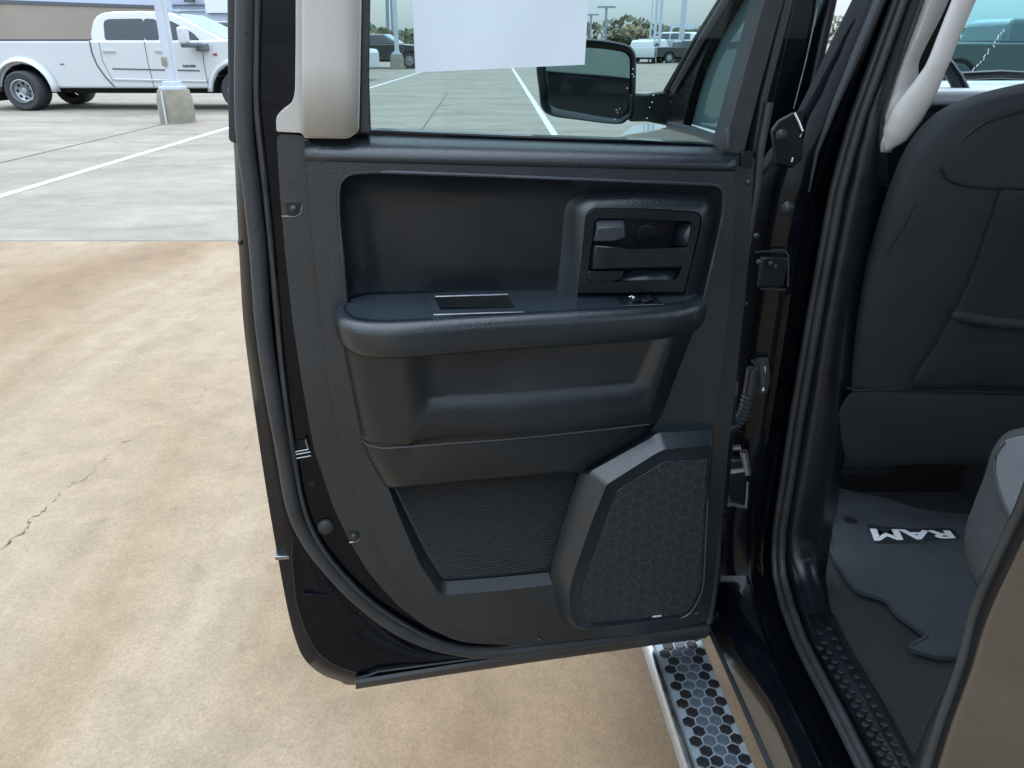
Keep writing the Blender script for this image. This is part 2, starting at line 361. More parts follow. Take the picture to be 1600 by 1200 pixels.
M['lot'] = concrete('pale_concrete', ((.200, .176, .140), (.24, .213, .172), (.272, .245, .202)), 3.0, 0, .5)
M['joint'] = mat('joint_sealant', (.10, .095, .09), .9)
M['crack'] = mat('crack_dark', (.16, .12, .085), .95)
M['line'] = mat('white_road_paint', (.58, .59, .60), .7, vary=(6, .08))
M['base_conc'] = mat('pole_base_concrete', (.26, .235, .185), .9, vary=(5, .18), bump=('noise', 40, .01))
M['brick'] = mat('tan_wall', (.33, .285, .235), .9, vary=(1.2, .06))
M['siding'] = mat('pale_siding', (.52, .58, .68), .6, vary=(.6, .03))
M['siding_w'] = mat('white_siding', (.78, .82, .86), .6)
M['trim_dark'] = mat('dark_coping', (.10, .11, .13), .6)
M['leaf'] = mat('tree_leaves', (.10, .115, .055), .7, vary=(.8, .5))
M['leaf2'] = mat('browning_leaves', (.26, .19, .09), .7, vary=(.8, .4))
M['bark'] = mat('bark', (.09, .07, .05), .9)

# ------------------------------------------------------------------ ground
def quad(name, pts, m, parent=None, **k): return obj(name, pts, [tuple(range(len(pts)))], m, parent, ang=None, **k)
YJ = G(200, 378).y
quad('parking_lot_ground', [(-700, -300, 0), (700, -300, 0), (700, 1500, 0), (-700, 1500, 0)], M['lot'], kind='structure')
def band(name, a, b, w, z, m, parent=None, jag=0, n=2, kind=None, taper=None):
    a, b = Vector(a), Vector(b); d = (b - a).normalized(); p = Vector((-d.y, d.x, 0)); v = []
    for i in range(n + 1):
        t = i / n; q = a.lerp(b, t) + p * random.uniform(-jag, jag); ww = w * (taper(t) if taper else 1)
        for s_ in (-1, 1): u = q + p * ww / 2 * s_; v.append((u.x, u.y, z))
    f = [(2 * i, 2 * i + 1, 2 * i + 3, 2 * i + 2) for i in range(n)]
    return obj(name, v, f, m, parent, ang=None, kind=kind)
quad('concrete_pavement', [(-40, -20, .006), (14, -20, .006), (14, YJ + .01, .006), (-40, YJ - .05, .006)], M['slab'], kind='structure')
band('expansion_joint', (-40, YJ - .03, 0), (14, YJ + .03, 0), .018, .010, M['joint'], kind='structure')
band('expansion_joint', G(-300, 326), G(265, 192), .035, .004, M['joint'], kind='structure')
band('expansion_joint', G(640, 230), G(700, 145), .03, .004, M['joint'], kind='structure')
band('painted_line', G(-260, 385), G(420, 181), .11, .004, M['line'], kind='structure')
band('painted_line', G(885, 240), G(795, 98), .12, .004, M['line'], kind='structure')
band('painted_line', G(560, 143), G(660, 112), .12, .004, M['line'], kind='structure')
cp = [(-60, 910), (0, 862), (35, 835), (52, 812), (80, 792), (95, 772), (118, 757), (134, 750)]
vv = []
for i in range(len(cp) - 1):
    a, b = G(*cp[i]), G(*cp[i + 1])
    for j in range(7):
        t = j / 7; p = a.lerp(b, t); p.x += random.uniform(-.012, .012); p.y += random.uniform(-.008, .008)
        wd = .006 * random.uniform(.3, 1.5) * (1 - (i + t) / 8.5); vv += [(p.x, p.y - wd, .009), (p.x, p.y + wd, .009)]
obj('pavement_crack', vv, [(2 * i, 2 * i + 1, 2 * i + 3, 2 * i + 2) for i in range(len(vv) // 2 - 1)], M['crack'], ang=None, kind='structure')
cp = [(134, 750), (160, 722), (182, 700), (215, 682), (262, 662), (300, 640), (318, 618), (328, 596)]
vv = []
for i in range(len(cp) - 1):
    a, b = G(*cp[i]), G(*cp[i + 1])
    for j in range(7):
        t = j / 7; p = a.lerp(b, t); p.x += random.uniform(-.014, .014); p.y += random.uniform(-.010, .010)
        wd = .0016 * random.uniform(.1, 1.4); vv += [(p.x, p.y - wd, .009), (p.x, p.y + wd, .009)]
obj('pavement_crack', vv, [(2 * i, 2 * i + 1, 2 * i + 3, 2 * i + 2) for i in range(len(vv) // 2 - 1)], M['crack'], ang=None, kind='structure')
# ------------------------------------------------------------------ background: building, poles, trees, parked vehicles
def boxo(name, x0, x1, y0, y1, z0, z1, m, p=None, **k):
    return MB().box(((x0 + x1) / 2, (y0 + y1) / 2, (z0 + z1) / 2), (x1 - x0, y1 - y0, z1 - z0)).put(name, m, p, **k)
# big dealership building, its long wall receding to the right
BL = thing('building', 'long building with tan lower wall and pale blue siding behind the white pickup', 'building', (-24, 34, 0), 0)
def wallseg(name, a, b, z0, z1, th, m, p, **k):
    a, b = Vector((*a, 0)), Vector((*b, 0)); d = (b - a).normalized(); n = Vector((-d.y, d.x, 0)) * th
    return MB().rings([[a + UP * z0, b + UP * z0, b + UP * z1, a + UP * z1], [q + n for q in (a + UP * z0, b + UP * z0, b + UP * z1, a + UP * z1)]]).put(name, m, p, **k)
a0 = V(-150, 0, 30); 
A = (V(-300, 60, 27).x, 27.0); Bp = (V(270, 60, 38.0).x, 38.0)
zt0, zt1 = V(-300, -22, 27).z, V(270, 43, 38).z
def tz(p): return zt0 + (zt1 - zt0) * 0
lo = V(0, 12, 31.7).z
WL = wallseg('lower_wall', A, Bp, 0, 2.7, .4, M['brick'], BL)
wallseg('wall_coping', (A[0], A[1] - .08), (Bp[0], Bp[1] - .08), 2.7, 2.82, .5, M['trim_dark'], BL)
wallseg('upper_wall', (A[0], A[1] + .5), (Bp[0], Bp[1] + .5), 2.4, 9, .4, M['siding'], BL)
# joints in the siding
for k in range(9):
    z = 3.3 + k * .62
    wallseg('siding_seam', (A[0], A[1] + .47), (Bp[0], Bp[1] + .47), z, z + .03, .03, M['siding'], BL)
B2 = thing('building', 'pale blue building wing with ledges at the right of the white pickup roof', 'building', (-15, 44, 0), 0)
x0, x1 = V(262, 60, 42).x, V(350, 60, 42).x
boxo('wall', x0, x1, 42, 50, 0, 9, M['siding'], B2)
for yy in (9, 17, 30, 41):
    z = V(300, yy, 42).z; boxo('ledge', x0, x1 + .2, 41.85, 41.98, z, z + .05, M['trim_dark'] if yy == 9 else M['siding_w'], B2)
B3 = thing('building', 'white corner building between pickup and door frame', 'building', (-13, 40, 0), 0)
boxo('wall', V(328, 60, 40).x, V(420, 60, 40).x, 40, 48, V(0, 20, 40).z, 9, M['siding_w'], B3)
boxo('lower_wall', V(326, 60, 40.2).x, V(420, 60, 40.2).x, 40.2, 47.8, 0, V(0, 20, 40).z - .01, M['siding'], B3)
boxo('wall_light', V(288, 0, 41.5).x, V(301, 0, 41.5).x, 41.4, 41.82, V(290, 3, 41.5).z, V(290, -8, 41.5).z, M['trim_dark'], B2)

# light poles
def pole(px, pyb, wbase, hbase, wp, label, hp=9, box=False, grp='light poles in the lot'):
    p = G(px, pyb); t = thing('light_pole', label, 'light pole', p, 0, grp)
    MB().disc(p, UP, wbase / 2, hbase, 20).put('concrete_base', M['base_conc'], t, ang=40)
    MB().box(p + UP * (hbase + .03), (wp * 2.2, wp * 2.2, .06)).box(p + UP * (hbase + .10), (wp * 1.5, wp * 1.5, .10)).put('base_plate', M['pole'], t, bev=.01)
    MB().box(p + Vector((.03, 0, hbase + .12 + hp / 2)), (wp, wp, hp)).put('pole', M['pole'], t, bev=.02)
    MB().box(p + UP * (hbase + .12 + hp), (1.6, .12, .1)).put('lamp_arm', M['pole'], t)
    if box:
        MB().box(p + Vector((-wp * .2, -wp * .56, hbase + .50)), (.09, .06, .16)).put('junction_box', M['base_conc'], t, bev=.008)
        MB().tube([p + Vector((-wbase * .14, -wbase * .515, z)) for z in (0, hbase * .98)], .02, 8).put('conduit', M['pole'], t)
    return t
pole(279, 191, .66, .60, .18, 'white light pole on round concrete base in front of the white pickup', box=True)
pole(109, 92, .6, .3, .20, 'slim white light pole behind the white pickup bed')
pole(621, 108, .72, .72, .22, 'white light pole on concrete base in front of the dark pickup')
pole(1061, 97, .95, .75, .32, 'white light pole on concrete base at the edge of the far parked cars')
def tlamp(px, ptop, Y, label):
    b = V(px, 70, Y); zt = V(px, ptop, Y).z; p = Vector((b.x, Y, 0)); t = thing('street_lamp', label, 'street lamp', p, 0, 'far T-shaped lamps')
    MB().tube([p, p + UP * zt], .09, 6).put('pole', M['pole_far'], t)
    MB().box(p + UP * zt, (1.3, .3, .12)).put('lamp_head', M['pole_far'], t)
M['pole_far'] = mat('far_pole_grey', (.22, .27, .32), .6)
tlamp(922, 23, 75, 'distant T-shaped lamp, the shorter one beside the paper')
tlamp(945, 11, 62, 'distant T-shaped lamp, the taller one left of the round tree')
# tall sign legs / tower legs
t = thing('sign_pylon', 'three tall pale pylon legs rising behind the white car', 'sign pylon', (V(1022, 80, 58).x, 58, 0))
for px, r in ((1014.5, .05), (1021.5, .10), (1029, .10)):
    p = V(px, 80, 58); MB().tube([Vector((p.x, 58, 0)), Vector((p.x, 58, 14))], r, 8).put('pylon_leg', M['pole'], t)
t = thing('water_tower', 'distant thin legged tower left of the paper sheet', 'tower', (V(608, 70, 140).x, 140, 0))
for px, dx in ((604, -.1), (606.5, .0), (613, .1), (616, .3)):
    p = V(px, 50, 140); q = V(610 + (px - 610) * .6, 0, 140); MB().tube([Vector((p.x, 140, 0)), Vector((q.x, 140, 14.5))], .18, 6).put('tower_leg', M['pole_far'], t)
MB().rings([[Vector((V(610, 0, 140).x + math.cos(R(k * 30)) * r, 140 + math.sin(R(k * 30)) * r, z)) for k in range(12)] for r, z in ((.8, 14.2), (2.6, 15.2), (3.4, 17), (2.6, 19), (.5, 20))]).put('tank', M['pole_far'], t, ang=60)

# trees
def tree(px, Y, wpx, top, label, seed, brown=.25):
    rnd_ = random.Random(seed); b = V(px, 70, Y); sc_ = (V(px + 1, 70, Y).x - V(px, 70, Y).x); wd_ = wpx * sc_; zt = V(px, top, Y).z
    p = Vector((b.x, Y, 0)); t = thing('tree', label, 'tree', p, 0, 'trees at the far edge of the lot')
    tk = MB().tube([p, p + Vector((.1, 0, zt * .3)), p + Vector((0, .1, zt * .6))], [.28, .2, .08], 7)
    for k in range(5):
        a = rnd_.uniform(0, 6.28); tk.tube([p + UP * zt * .3, p + Vector((math.cos(a) * wd_ * .28, math.sin(a) * wd_ * .28, zt * .65))], [.12, .03], 5)
    tk.put('trunk', M['bark'], t)
    for nm, m_, n in (('crown', M['leaf'], 5200), ('browned_leaves', M['leaf2'], int(4200 * brown))):
        v, f = [], []; cl = [(rnd_.uniform(-1, 1), rnd_.uniform(-1, 1), rnd_.uniform(-.7, 1), rnd_.uniform(.2, .42)) for _ in range(44)]
        cl = [c for c in cl if c[0] ** 2 + c[1] ** 2 + c[2] ** 2 < 1.05]
        for _ in range(n):
            cx, cy, cz, cr2 = rnd_.choice(cl); d = Vector((rnd_.gauss(0, 1), rnd_.gauss(0, 1), rnd_.gauss(0, .8))).normalized() * cr2 * rnd_.uniform(.5, 1)
            c = p + Vector(((cx * .78 + d.x) * wd_ / 2, (cy * .78 + d.y) * wd_ / 2, zt * .62 + (cz * .8 + d.z) * zt * .36))
            u = Vector((rnd_.gauss(0, 1), rnd_.gauss(0, 1), rnd_.gauss(0, 1))).normalized(); w2 = u.orthogonal().normalized(); s2 = rnd_.uniform(.12, .26)
            k = len(v); v += [c + u * s2, c + w2 * s2 * .6, c - u * s2, c - w2 * s2 * .6]; f.append((k, k + 1, k + 2, k + 3))
        obj(nm, v, f, m_, t, ang=None, recalc=False)
tree(983, 80, 62, 39, 'round tree with browning leaves left of the pylon legs', 3, .5)
tree(1062, 78, 44, 43, 'bushy tree behind the pole right of the pylon legs', 5, .3)
tree(1098, 78, 44, 40, 'browner tree beside the black truck front pillar', 9, .6)
tree(596, 95, 46, 42, 'dark tree above the dark pickup roof', 11, .2)
tree(640, 110, 40, 62, 'low tree top seen right of the tower legs', 12, .2)
tree(560, 95, 46, 50, 'dark tree behind the door glass edge', 13, .2)
hz = MB()
rh = random.Random(4); v, f = [], []
for i in range(6000):
    x = rh.uniform(-260, 330); z = rh.uniform(0, 1) ** .7 * (5.5 + 1.5 * math.sin(x * .07) + 1.2 * math.sin(x * .21)) ; c = Vector((x, 260 + rh.uniform(-6, 6), z)); s2 = rh.uniform(.5, 1.3)
    u = Vector((rh.gauss(0, 1), rh.gauss(0, 1), rh.gauss(0, 1))).normalized(); w2 = u.orthogonal().normalized(); k = len(v)
    v += [c + u * s2, c + w2 * s2, c - u * s2, c - w2 * s2]; f.append((k, k + 1, k + 2, k + 3))
o = obj('distant_woodland', v, f, M['leaf'], ang=None, recalc=False, kind='stuff'); o['label'] = 'low dark belt of trees along the horizon'; o['category'] = 'woodland'
sb = thing('billboard', 'faint flat billboard frame above the trees by the front pillar', 'billboard', (V(1068, 60, 120).x, 120, 0))
MB().box((V(1068, 40, 120).x, 120, (V(0, 38, 120).z + V(0, 50, 120).z) / 2), (V(1088, 40, 120).x - V(1048, 40, 120).x, .4, V(0, 38, 120).z - V(0, 50, 120).z)).put('board', M['siding'], sb)
for px in (1052, 1084):
    q = V(px, 50, 120); MB().tube([Vector((q.x, 120, 0)), Vector((q.x, 120, V(0, 38, 120).z))], .12, 6).put('post', M['pole_far'], sb)

# vehicles. local frame: x forward, y left, z up; right side faces -y
def arch(xc, r, z0, n=8): return [(xc - r * math.cos(math.pi * k / n), max(z0, r * 1.0 * math.sin(math.pi * k / n) + .38)) for k in range(n + 1)]
def vehicle(name, label, cat_, loc, rz, sc_, spec, paint, glassm, group=None, detail=False):
    t = thing(name, label, cat_, (0, 0, 0), 0, group); W = spec['w'] / 2; zb = spec['zb']
    lowpts = [(spec['x0'], zb + .12)] + [(spec['x0'] + .02, zb)]
    for xc in (spec['xr'], spec['xf']): lowpts += arch(xc, spec['ra'], zb)
    lowpts += [(spec['x1'] - .02, zb), (spec['x1'], zb + .15)]
    prof = lowpts + spec['top']
    rows = []
    for y, ins, dz in ((-W + .05, .0, -.02), (-W, 0, 0), (-W, 0, 0), (W, 0, 0)): pass
    f0 = [Vector((x, -W, z)) for x, z in prof]; f1 = [Vector((x, W, z)) for x, z in prof]
    body = MB().rings([f0, f1]).put('body', paint, t, bev=.05 if detail else .04, seg=3)
    cb_ = spec['cab']; ins = spec.get('ins', .16)
    n = len(cb_)
    zb0 = min(z for x, z in cb_); zt_ = max(z for x, z in cb_)
    def cy(z): return W - .04 - ins * (z - zb0) / (zt_ - zb0)
    MB().rings([[Vector((x, -cy(z), z)) for x, z in cb_], [Vector((x, cy(z), z)) for x, z in cb_]]).put('cab', paint, t, bev=.06, seg=3)
    for wi in spec['win']:
        for s_ in (-1, 1):
            g = MB(); fr_ = [Vector((x, s_ * (cy(z) + .006), z)) for x, z in rnd(wi, .07, 3)]
            g.rings([fr_, [p + Vector((0, -s_ * .03, 0)) for p in fr_]]).put('window', glassm, t)
    (xa, za), (xb, zb_) = spec['ws']
    dd = Vector((xb - xa, 0, zb_ - za)).normalized(); nn = Vector((dd.z, 0, -dd.x)) * .012
    wsv = [Vector((xa, -cy(za) + .10, za)) + nn, Vector((xa, cy(za) - .10, za)) + nn, Vector((xb, cy(zb_) - .10, zb_)) + nn, Vector((xb, -cy(zb_) + .10, zb_)) + nn]
    MB().rings([wsv, [p - nn * 2 for p in wsv]]).put('windscreen', M['far_glass_l'], t)
    rw = spec['rw']
    for xc in (spec['xr'], spec['xf']):
        for s_ in (-1, 1):
            dual = spec.get('dual') and xc == spec['xr']
            wy = s_ * (W - .13 + (.10 if dual else 0)); wt = .30 if not dual else .52
            a = Vector((0, 1, 0)); o_ = Vector((xc, wy, rw)); seg = 24
            prof_ = [(rw * .62, -wt / 2 + .02), (rw * .9, -wt / 2), (rw, -wt / 2 + .05), (rw, wt / 2 - .05), (rw * .9, wt / 2), (rw * .62, wt / 2 - .02)]
            ty = MB().rings([[o_ + Vector((math.cos(k * 2 * math.pi / seg) * r, y, math.sin(k * 2 * math.pi / seg) * r)) for k in range(seg)] for r, y in prof_], False, False).put('tyre', M['tyre'], t, ang=50)
            face = s_ * (wt / 2); dish = -.16 if dual else -.03
            rp = [(rw * .60, face), (rw * .55, face + s_ * .005), (rw * .50, face + s_ * (-.03 if not dual else -.10)), (rw * .24, face + s_ * dish), (rw * .16, face + s_ * (dish + .07)), (.02, face + s_ * (dish + .08))]
            MB().rings([[o_ + Vector((math.cos(k * 2 * math.pi / seg) * r, y, math.sin(k * 2 * math.pi / seg) * r)) for k in range(seg)] for r, y in rp], False, True).put('rim', M['rim'], ty, ang=40)
            if detail:
                for k in range(8):
                    MB().disc(o_ + Vector((math.cos(k * math.pi / 4) * rw * .37, face + s_ * (dish * .7), math.sin(k * math.pi / 4) * rw * .37)), (0, s_, 0), .032, .012, 8).put('rim_hole', M['void'], ty)
            # wheel well liner
            MB().rings([[Vector((xc + math.cos(math.pi * k / 10) * (spec['ra'] - .01), s_ * (W - .02) - s_ * q, .38 + math.sin(math.pi * k / 10) * (spec['ra'] - .01))) for k in range(11)] for q in (0, .5)], False, True, False).put('wheel_well', M['void'], t)
    boxo('underbody', spec['x0'] + .5, spec['x1'] - .5, -W * .7, W * .7, zb - .12, zb + .05, M['void'], t)
    return t, cy
def settle(t, loc, rz, sc_):
    t.location = loc; t.rotation_euler = (0, 0, rz); t.scale = (sc_, sc_, sc_)
PK = dict(w=2.0, zb=.47, x0=-1.45, x1=6.35, xr=0.0, xf=4.85, ra=.60, rw=.42, dual=True,
    top=[(6.35, 1.02), (6.33, 1.22), (6.22, 1.34), (5.9, 1.42), (5.4, 1.46), (4.75, 1.48), (4.2, 1.46), (1.72, 1.46), (1.70, 1.46), (-1.38, 1.46), (-1.45, 1.40)],
    cab=[(1.66, 1.40), (1.67, 1.62), (1.74, 1.84), (1.83, 1.95), (1.96, 2.01), (2.2, 2.04), (2.8, 2.05), (3.2, 2.035), (3.5, 2.0), (3.75, 1.92), (4.2, 1.69), (4.66, 1.47), (4.66, 1.40)],
    win=[[(1.98, 1.46), (1.98, 1.84), (2.08, 1.89), (2.875, 1.90), (2.875, 1.45)], [(2.88, 1.45), (2.88, 1.90), (3.16, 1.89), (3.20, 1.45)], [(3.26, 1.45), (3.26, 1.89), (3.50, 1.85), (3.98, 1.60), (4.12, 1.44)]], ws=((4.62, 1.49), (3.60, 1.985)))
WP = G(43, 172); 
wpt, cyf = vehicle('pickup_truck', 'long white crew cab pickup with twin rear wheels parked behind the light pole', 'pickup truck', None, 0, 1, PK, M['white_paint'], M['far_glass'], detail=True)
Wd = 1.0
# flares, seams, handles, mouldings, mirror, badges on the near (right) side and far side
fl_ = MB()
for k in range(17):
    pass
def flare(xc, r0, r1, out):
    ring = lambda r, y: [Vector((xc - math.cos(math.pi * k / 16) * r, y, .40 + math.sin(math.pi * k / 16) * r)) for k in range(17)]
    for s_ in (-1, 1):
        MB().rings([ring(r1, s_ * (Wd - .0)), ring((r0 + r1) / 2, s_ * (Wd + out * .8)), ring(r0 + .02, s_ * (Wd + out)), ring(r0, s_ * (Wd + out - .02)), ring(r0, s_ * (Wd - .1))], False, False, False).put('wheel_arch_flare', M['white_paint'], wpt, ang=60, sol=.01)
flare(0, .62, .76, .14); flare(4.85, .60, .72, .05)
def side(name, pts, m, dep=.012, r=.0):
    v = [Vector((x, -Wd - dep, z)) for x, z in (rnd(pts, r, 3) if r else pts)]
    return MB().rings([v, [p + Vector((0, dep + .01, 0)) for p in v]]).put(name, m, wpt, ang=40)
def ln(name, pts, m, w_=.012, dep=.004):
    return MB().tube([Vector((x, -Wd - dep, z)) for x, z in pts], w_ / 2, 5, ref=Vector((0, 1, 0))).put(name, m, wpt)
ln('bed_gap', [(1.66, 1.44), (1.66, 1.2), (1.72, .95), (1.86, .70), (2.02, .50)], M['gap'], .035, 0)
ln('door_gap', [(2.88, 1.44), (2.88, 1.0), (2.92, .50)], M['gap'], .014); ln('door_gap', [(4.16, 1.42), (4.14, 1.0), (4.16, .50)], M['gap'], .014)
ln('door_gap', [(1.86, 1.42), (1.86, 1.05), (2.02, .60)], M['gap'], .010)
ln('door_moulding', [(2.05, .88), (4.02, .84)], M['gap'], .03); ln('sill_moulding', [(2.05, .66), (4.14, .62)], M['white_paint'], .05, .01)
for x in (2.05, 3.22):
    side('door_handle', [(x - .14, 1.26), (x + .14, 1.255), (x + .14, 1.22), (x - .14, 1.225)], M['chrome'], .035)
side('fuel_badge', [(.88, .985), (.97, .985), (.97, .96), (.88, .96)], M['trim_dark'], .01)
def wtext(s, x, z, size, m):
    me = text_mesh(s, size, .004, .004); me.materials.clear(); me.materials.append(m); o = bpy.data.objects.new('lettering', me); C.objects.link(o); o.parent = wpt; o.location = (x, -Wd - .008, z); o.rotation_euler = (math.pi / 2, 0, 0)
wtext('RAM 3500', 3.80, .935, .065, M['gap']); wtext('HD', 4.42, 1.17, .07, M['light_red'])
mm = MB().box((3.95, -Wd - .42, 1.56), (.18, .26, .34)).put('towing_mirror', M['white_paint'], wpt, bev=.05, seg=3)
MB().box((4.03, -Wd - .27, 1.37), (.30, .46, .10)).box((4.20, -Wd - .1, 1.32), (.22, .24, .16)).put('mirror_bracket', M['trim_dark'], wpt, bev=.03)
MB().box((.1, 0, 1.475), (3.1, 1.99, .03)).put('bed_rail', M['trim_dark'], wpt)
MB().disc((3.3, 0, 2.0), UP, .09, .05, 10, dome=.03).put('roof_antenna', M['trim_dark'], wpt)
MB().box((-.72, -.9, .42), (.03, .5, .45)).put('mud_flap', M['void'], wpt)
yaw = R(-1.5)
settle(wpt, WP + Vector((.14, 1.0, 0)), yaw, 1.0)

DK = dict(w=2.0, zb=.45, x0=-1.25, x1=4.6, xr=0.0, xf=3.6, ra=.50, rw=.40,
    top=[(4.6, 1.0), (4.5, 1.12), (3.1, 1.22), (-1.2, 1.22), (-1.25, 1.1)],
    cab=[(.9, 1.2), (.98, 1.62), (1.15, 1.72), (2.2, 1.72), (3.05, 1.22)],
    win=[[(1.05, 1.24), (1.1, 1.6), (1.75, 1.62), (1.75, 1.24)], [(1.85, 1.24), (1.85, 1.62), (2.2, 1.6), (2.75, 1.26)]], ws=((3.0, 1.25), (2.26, 1.70)))
SV = dict(DK); SV['cab'] = [(-1.2, 1.2), (-1.05, 1.60), (-.8, 1.70), (2.2, 1.72), (3.05, 1.22)]; SV['win'] = [[(-.9, 1.24), (-.75, 1.6), (.2, 1.62), (.2, 1.24)], [(.3, 1.24), (.3, 1.62), (1.2, 1.62), (1.2, 1.24)], [(1.3, 1.24), (1.3, 1.62), (2.15, 1.6), (2.72, 1.26)]]
def park(label, cat_, px, py, rz, spec, paint, sc_=1, nm='parked_truck', grp='vehicles parked at the far side of the lot'):
    t, _ = vehicle(nm, label, cat_, None, 0, 1, spec, paint, M['far_glass'], grp); settle(t, G(px, py), rz, sc_); return t
park('dark pickup parked sideways behind the light pole seen through the door window', 'pickup truck', 546, 106, R(-4), SV, M['dark_paint'], 1.0)
park('silver fronted truck nose poking out beside the cream door frame', 'truck', 432, 122, R(-28), SV, M['white_paint'], 1.0)
park('white car parked just right of the door mirror', 'car', 1004, 99, R(74), SV, M['white_paint'], .82, 'parked_car')
park('black car parked between the pylon legs and the pole', 'car', 1038, 98, R(12), DK, M['dark_paint'], .8, 'parked_car')
park('small white car behind the pylon legs with red tail lights', 'car', 1020, 92, R(100), SV, M['white_paint'], .85, 'parked_car')
park('white van behind the pole beside the front pillar', 'van', 1078, 92, R(120), SV, M['white_paint'], 1.15, 'parked_van')
park('dark vehicle seen above the white pickup bonnet', 'car', 325, 120, R(8), SV, M['dark_paint'], 1.25, 'parked_car')
park('grey pickup parked sideways ahead, seen through the cracked windscreen', 'pickup truck', 1452, 152, R(0), DK, M['dark_paint'], 1.15)

# ------------------------------------------------------------------ the black truck we stand beside
T = thing('pickup_truck', 'black pickup truck with its rear door swung wide open, filling the foreground', 'pickup truck', (.9, 1.3, 0), HA)

# ---- rear door: painted shell
metal_out = [(405, -70), (405, 0), (404, 150), (410, 230), (425, 360), (433, 480), (448, 620), (468, 735), (480, 800), (500, 850), (548, 915), (600, 960), (668, 998), (740, 1012), (840, 1004), (1000, 988), (1112, 972),
             (1116, 900), (1134, 740), (1150, 600), (1168, 450), (1184, 300), (1190, 238), (1212, 150), (1245, 0), (1262, -70)]
met = [D(x, y, .004) for x, y in metal_out]
win_hole = [(582, -60), (579, 0), (577, 120), (577, 203), (800, 212), (1000, 219), (1132, 227), (1168, 100), (1196, 0), (1215, -60)]
Dr = holed('rear_door', met, [[D(x, y, .004) for x, y in win_hole]], -DN * .03, M['paint'], T, bev=.002)
# outer edge of the door skin and the shut face between seal and skin
seal_c = [(384, -70), (383, 0), (381, 150), (384, 220), (394, 300), (404, 400), (411, 500), (424, 600), (442, 700), (458, 790), (480, 842), (515, 889), (559, 935), (612, 976), (668, 1003), (731, 1017), (777, 1018), (840, 1011), (960, 997), (1105, 980)]
skin_c = [(359, -70), (359, 0), (360, 150), (366, 240), (369, 300), (374, 400), (380, 500), (392, 600), (406, 700), (420, 790), (434, 870), (449, 950), (462, 1000), (476, 1030), (500, 1052), (530, 1064), (560, 1070), (700, 1052), (860, 1028), (1105, 995)]
mid_c = [(372, -70), (371, 0), (370, 150), (374, 235), (380, 300), (387, 400), (394, 500), (406, 600), (422, 700), (438, 790), (453, 865), (467, 940), (480, 990), (496, 1020), (520, 1040), (550, 1052), (590, 1055), (720, 1040), (870, 1019), (1105, 990)]
sc = cat([(x, y) for x, y in seal_c], 5); kc = cat([(x, y) for x, y in skin_c], 5); mc = cat([(x, y) for x, y in mid_c], 5)
MB().rings([[D(p.x, p.y, .0) for p in sc], [D(p.x, p.y, -.018) for p in mc], [D(p.x, p.y, -.034) for p in kc], [D(p.x + .5, p.y, -.060) for p in kc]], False, False, False).put('door_shut_face', M['paint'], Dr, sol=.002)
skin = [D(p.x, p.y, -.060) for p in kc] + [D(x, y, -.060) for x, y in [(1118, 985), (1136, 800), (1154, 600), (1172, 400), (1186, 240), (1140, 226), (570, 204), (574, 0), (576, -70)]]
plate('outer_skin', skin, -DN * .004, M['paint_gloss'], Dr)
MB().tube([D(p.x, p.y, .010) for p in sc], .0108, 10, ref=DN, sq=(1, 1)).put('weatherstrip', M['rubber'], Dr, ang=60)
fl = cat([(402, -70), (402, 0), (400, 150), (407, 230), (419, 340), (430, 460), (441, 580), (457, 700), (474, 790), (497, 846), (535, 896), (580, 940), (630, 974), (690, 1003), (750, 1013), (840, 1004), (960, 991), (1100, 976)], 5)
MB().tube([D(p.x, p.y, .012) for p in fl], .0042, 6, ref=DN).put('seal_lip', M['rubber'], Dr, ang=60)
# upper outer frame applique, ends in a step
plate('frame_applique', [D(x, y, -.02) for x, y in [(355, -70), (355, 0), (357, 216), (360, 222), (370, 224), (372, 150), (370, -70)]], -DN * .03, M['rubber'], Dr, bev=.002)
plate('edge_clip', [D(x, y, -.03) for x, y in [(371, 376), (386, 376), (386, 383), (372, 384)]], -DN * .012, M['plastic_grey'], Dr, bev=.001)
plate('hem_clip', [D(x, y, -.02) for x, y in [(429, 870), (452, 869), (453, 874), (430, 876)]], -DN * .03, M['steel'], Dr, bev=.001)
# bottom corner panel
cor = cat([(455, 870), (462, 940), (478, 990), (500, 1025), (535, 1046), (580, 1052), (700, 1036), (760, 1026)], 4) + [Vector(p) for p in [(760, 1010), (700, 1006), (640, 985), (580, 945), (520, 890), (482, 840), (460, 790)]]
plate('corner_panel', [D(p[0], p[1], -.010) for p in cor], -DN * .01, M['paint'], Dr, bev=.002)
plate('corner_emboss', [D(x, y, -.004) for x, y in rnd([(472, 928), (545, 932), (600, 975), (622, 980), (505, 990), (495, 986)], 5)], -DN * .008, M['paint'], Dr, bev=.003)
# bottom rail with rubber lip
bl = [[D(x, y, s) for x, y in ((556, y0), (700, y0 - .157 * 144), (840, y0 - .152 * 284), (980, y0 - .148 * 424), (1104, y0 - .146 * 548))] for y0, s in ((1060, -.02), (1062, -.004), (1068, .0), (1076, -.004), (1077, -.02))]
MB().rings(list(map(list, zip(*bl))), True, True).put('bottom_rail', M['rubber'], Dr, ang=50)
MB().tube([D(x, y, -.004) for x, y in ((556, 1060), (575, 1055), (590, 1049), (800, 1021), (1104, 981))], .0028, 6).put('rail_edge', M['plastic'], Dr)
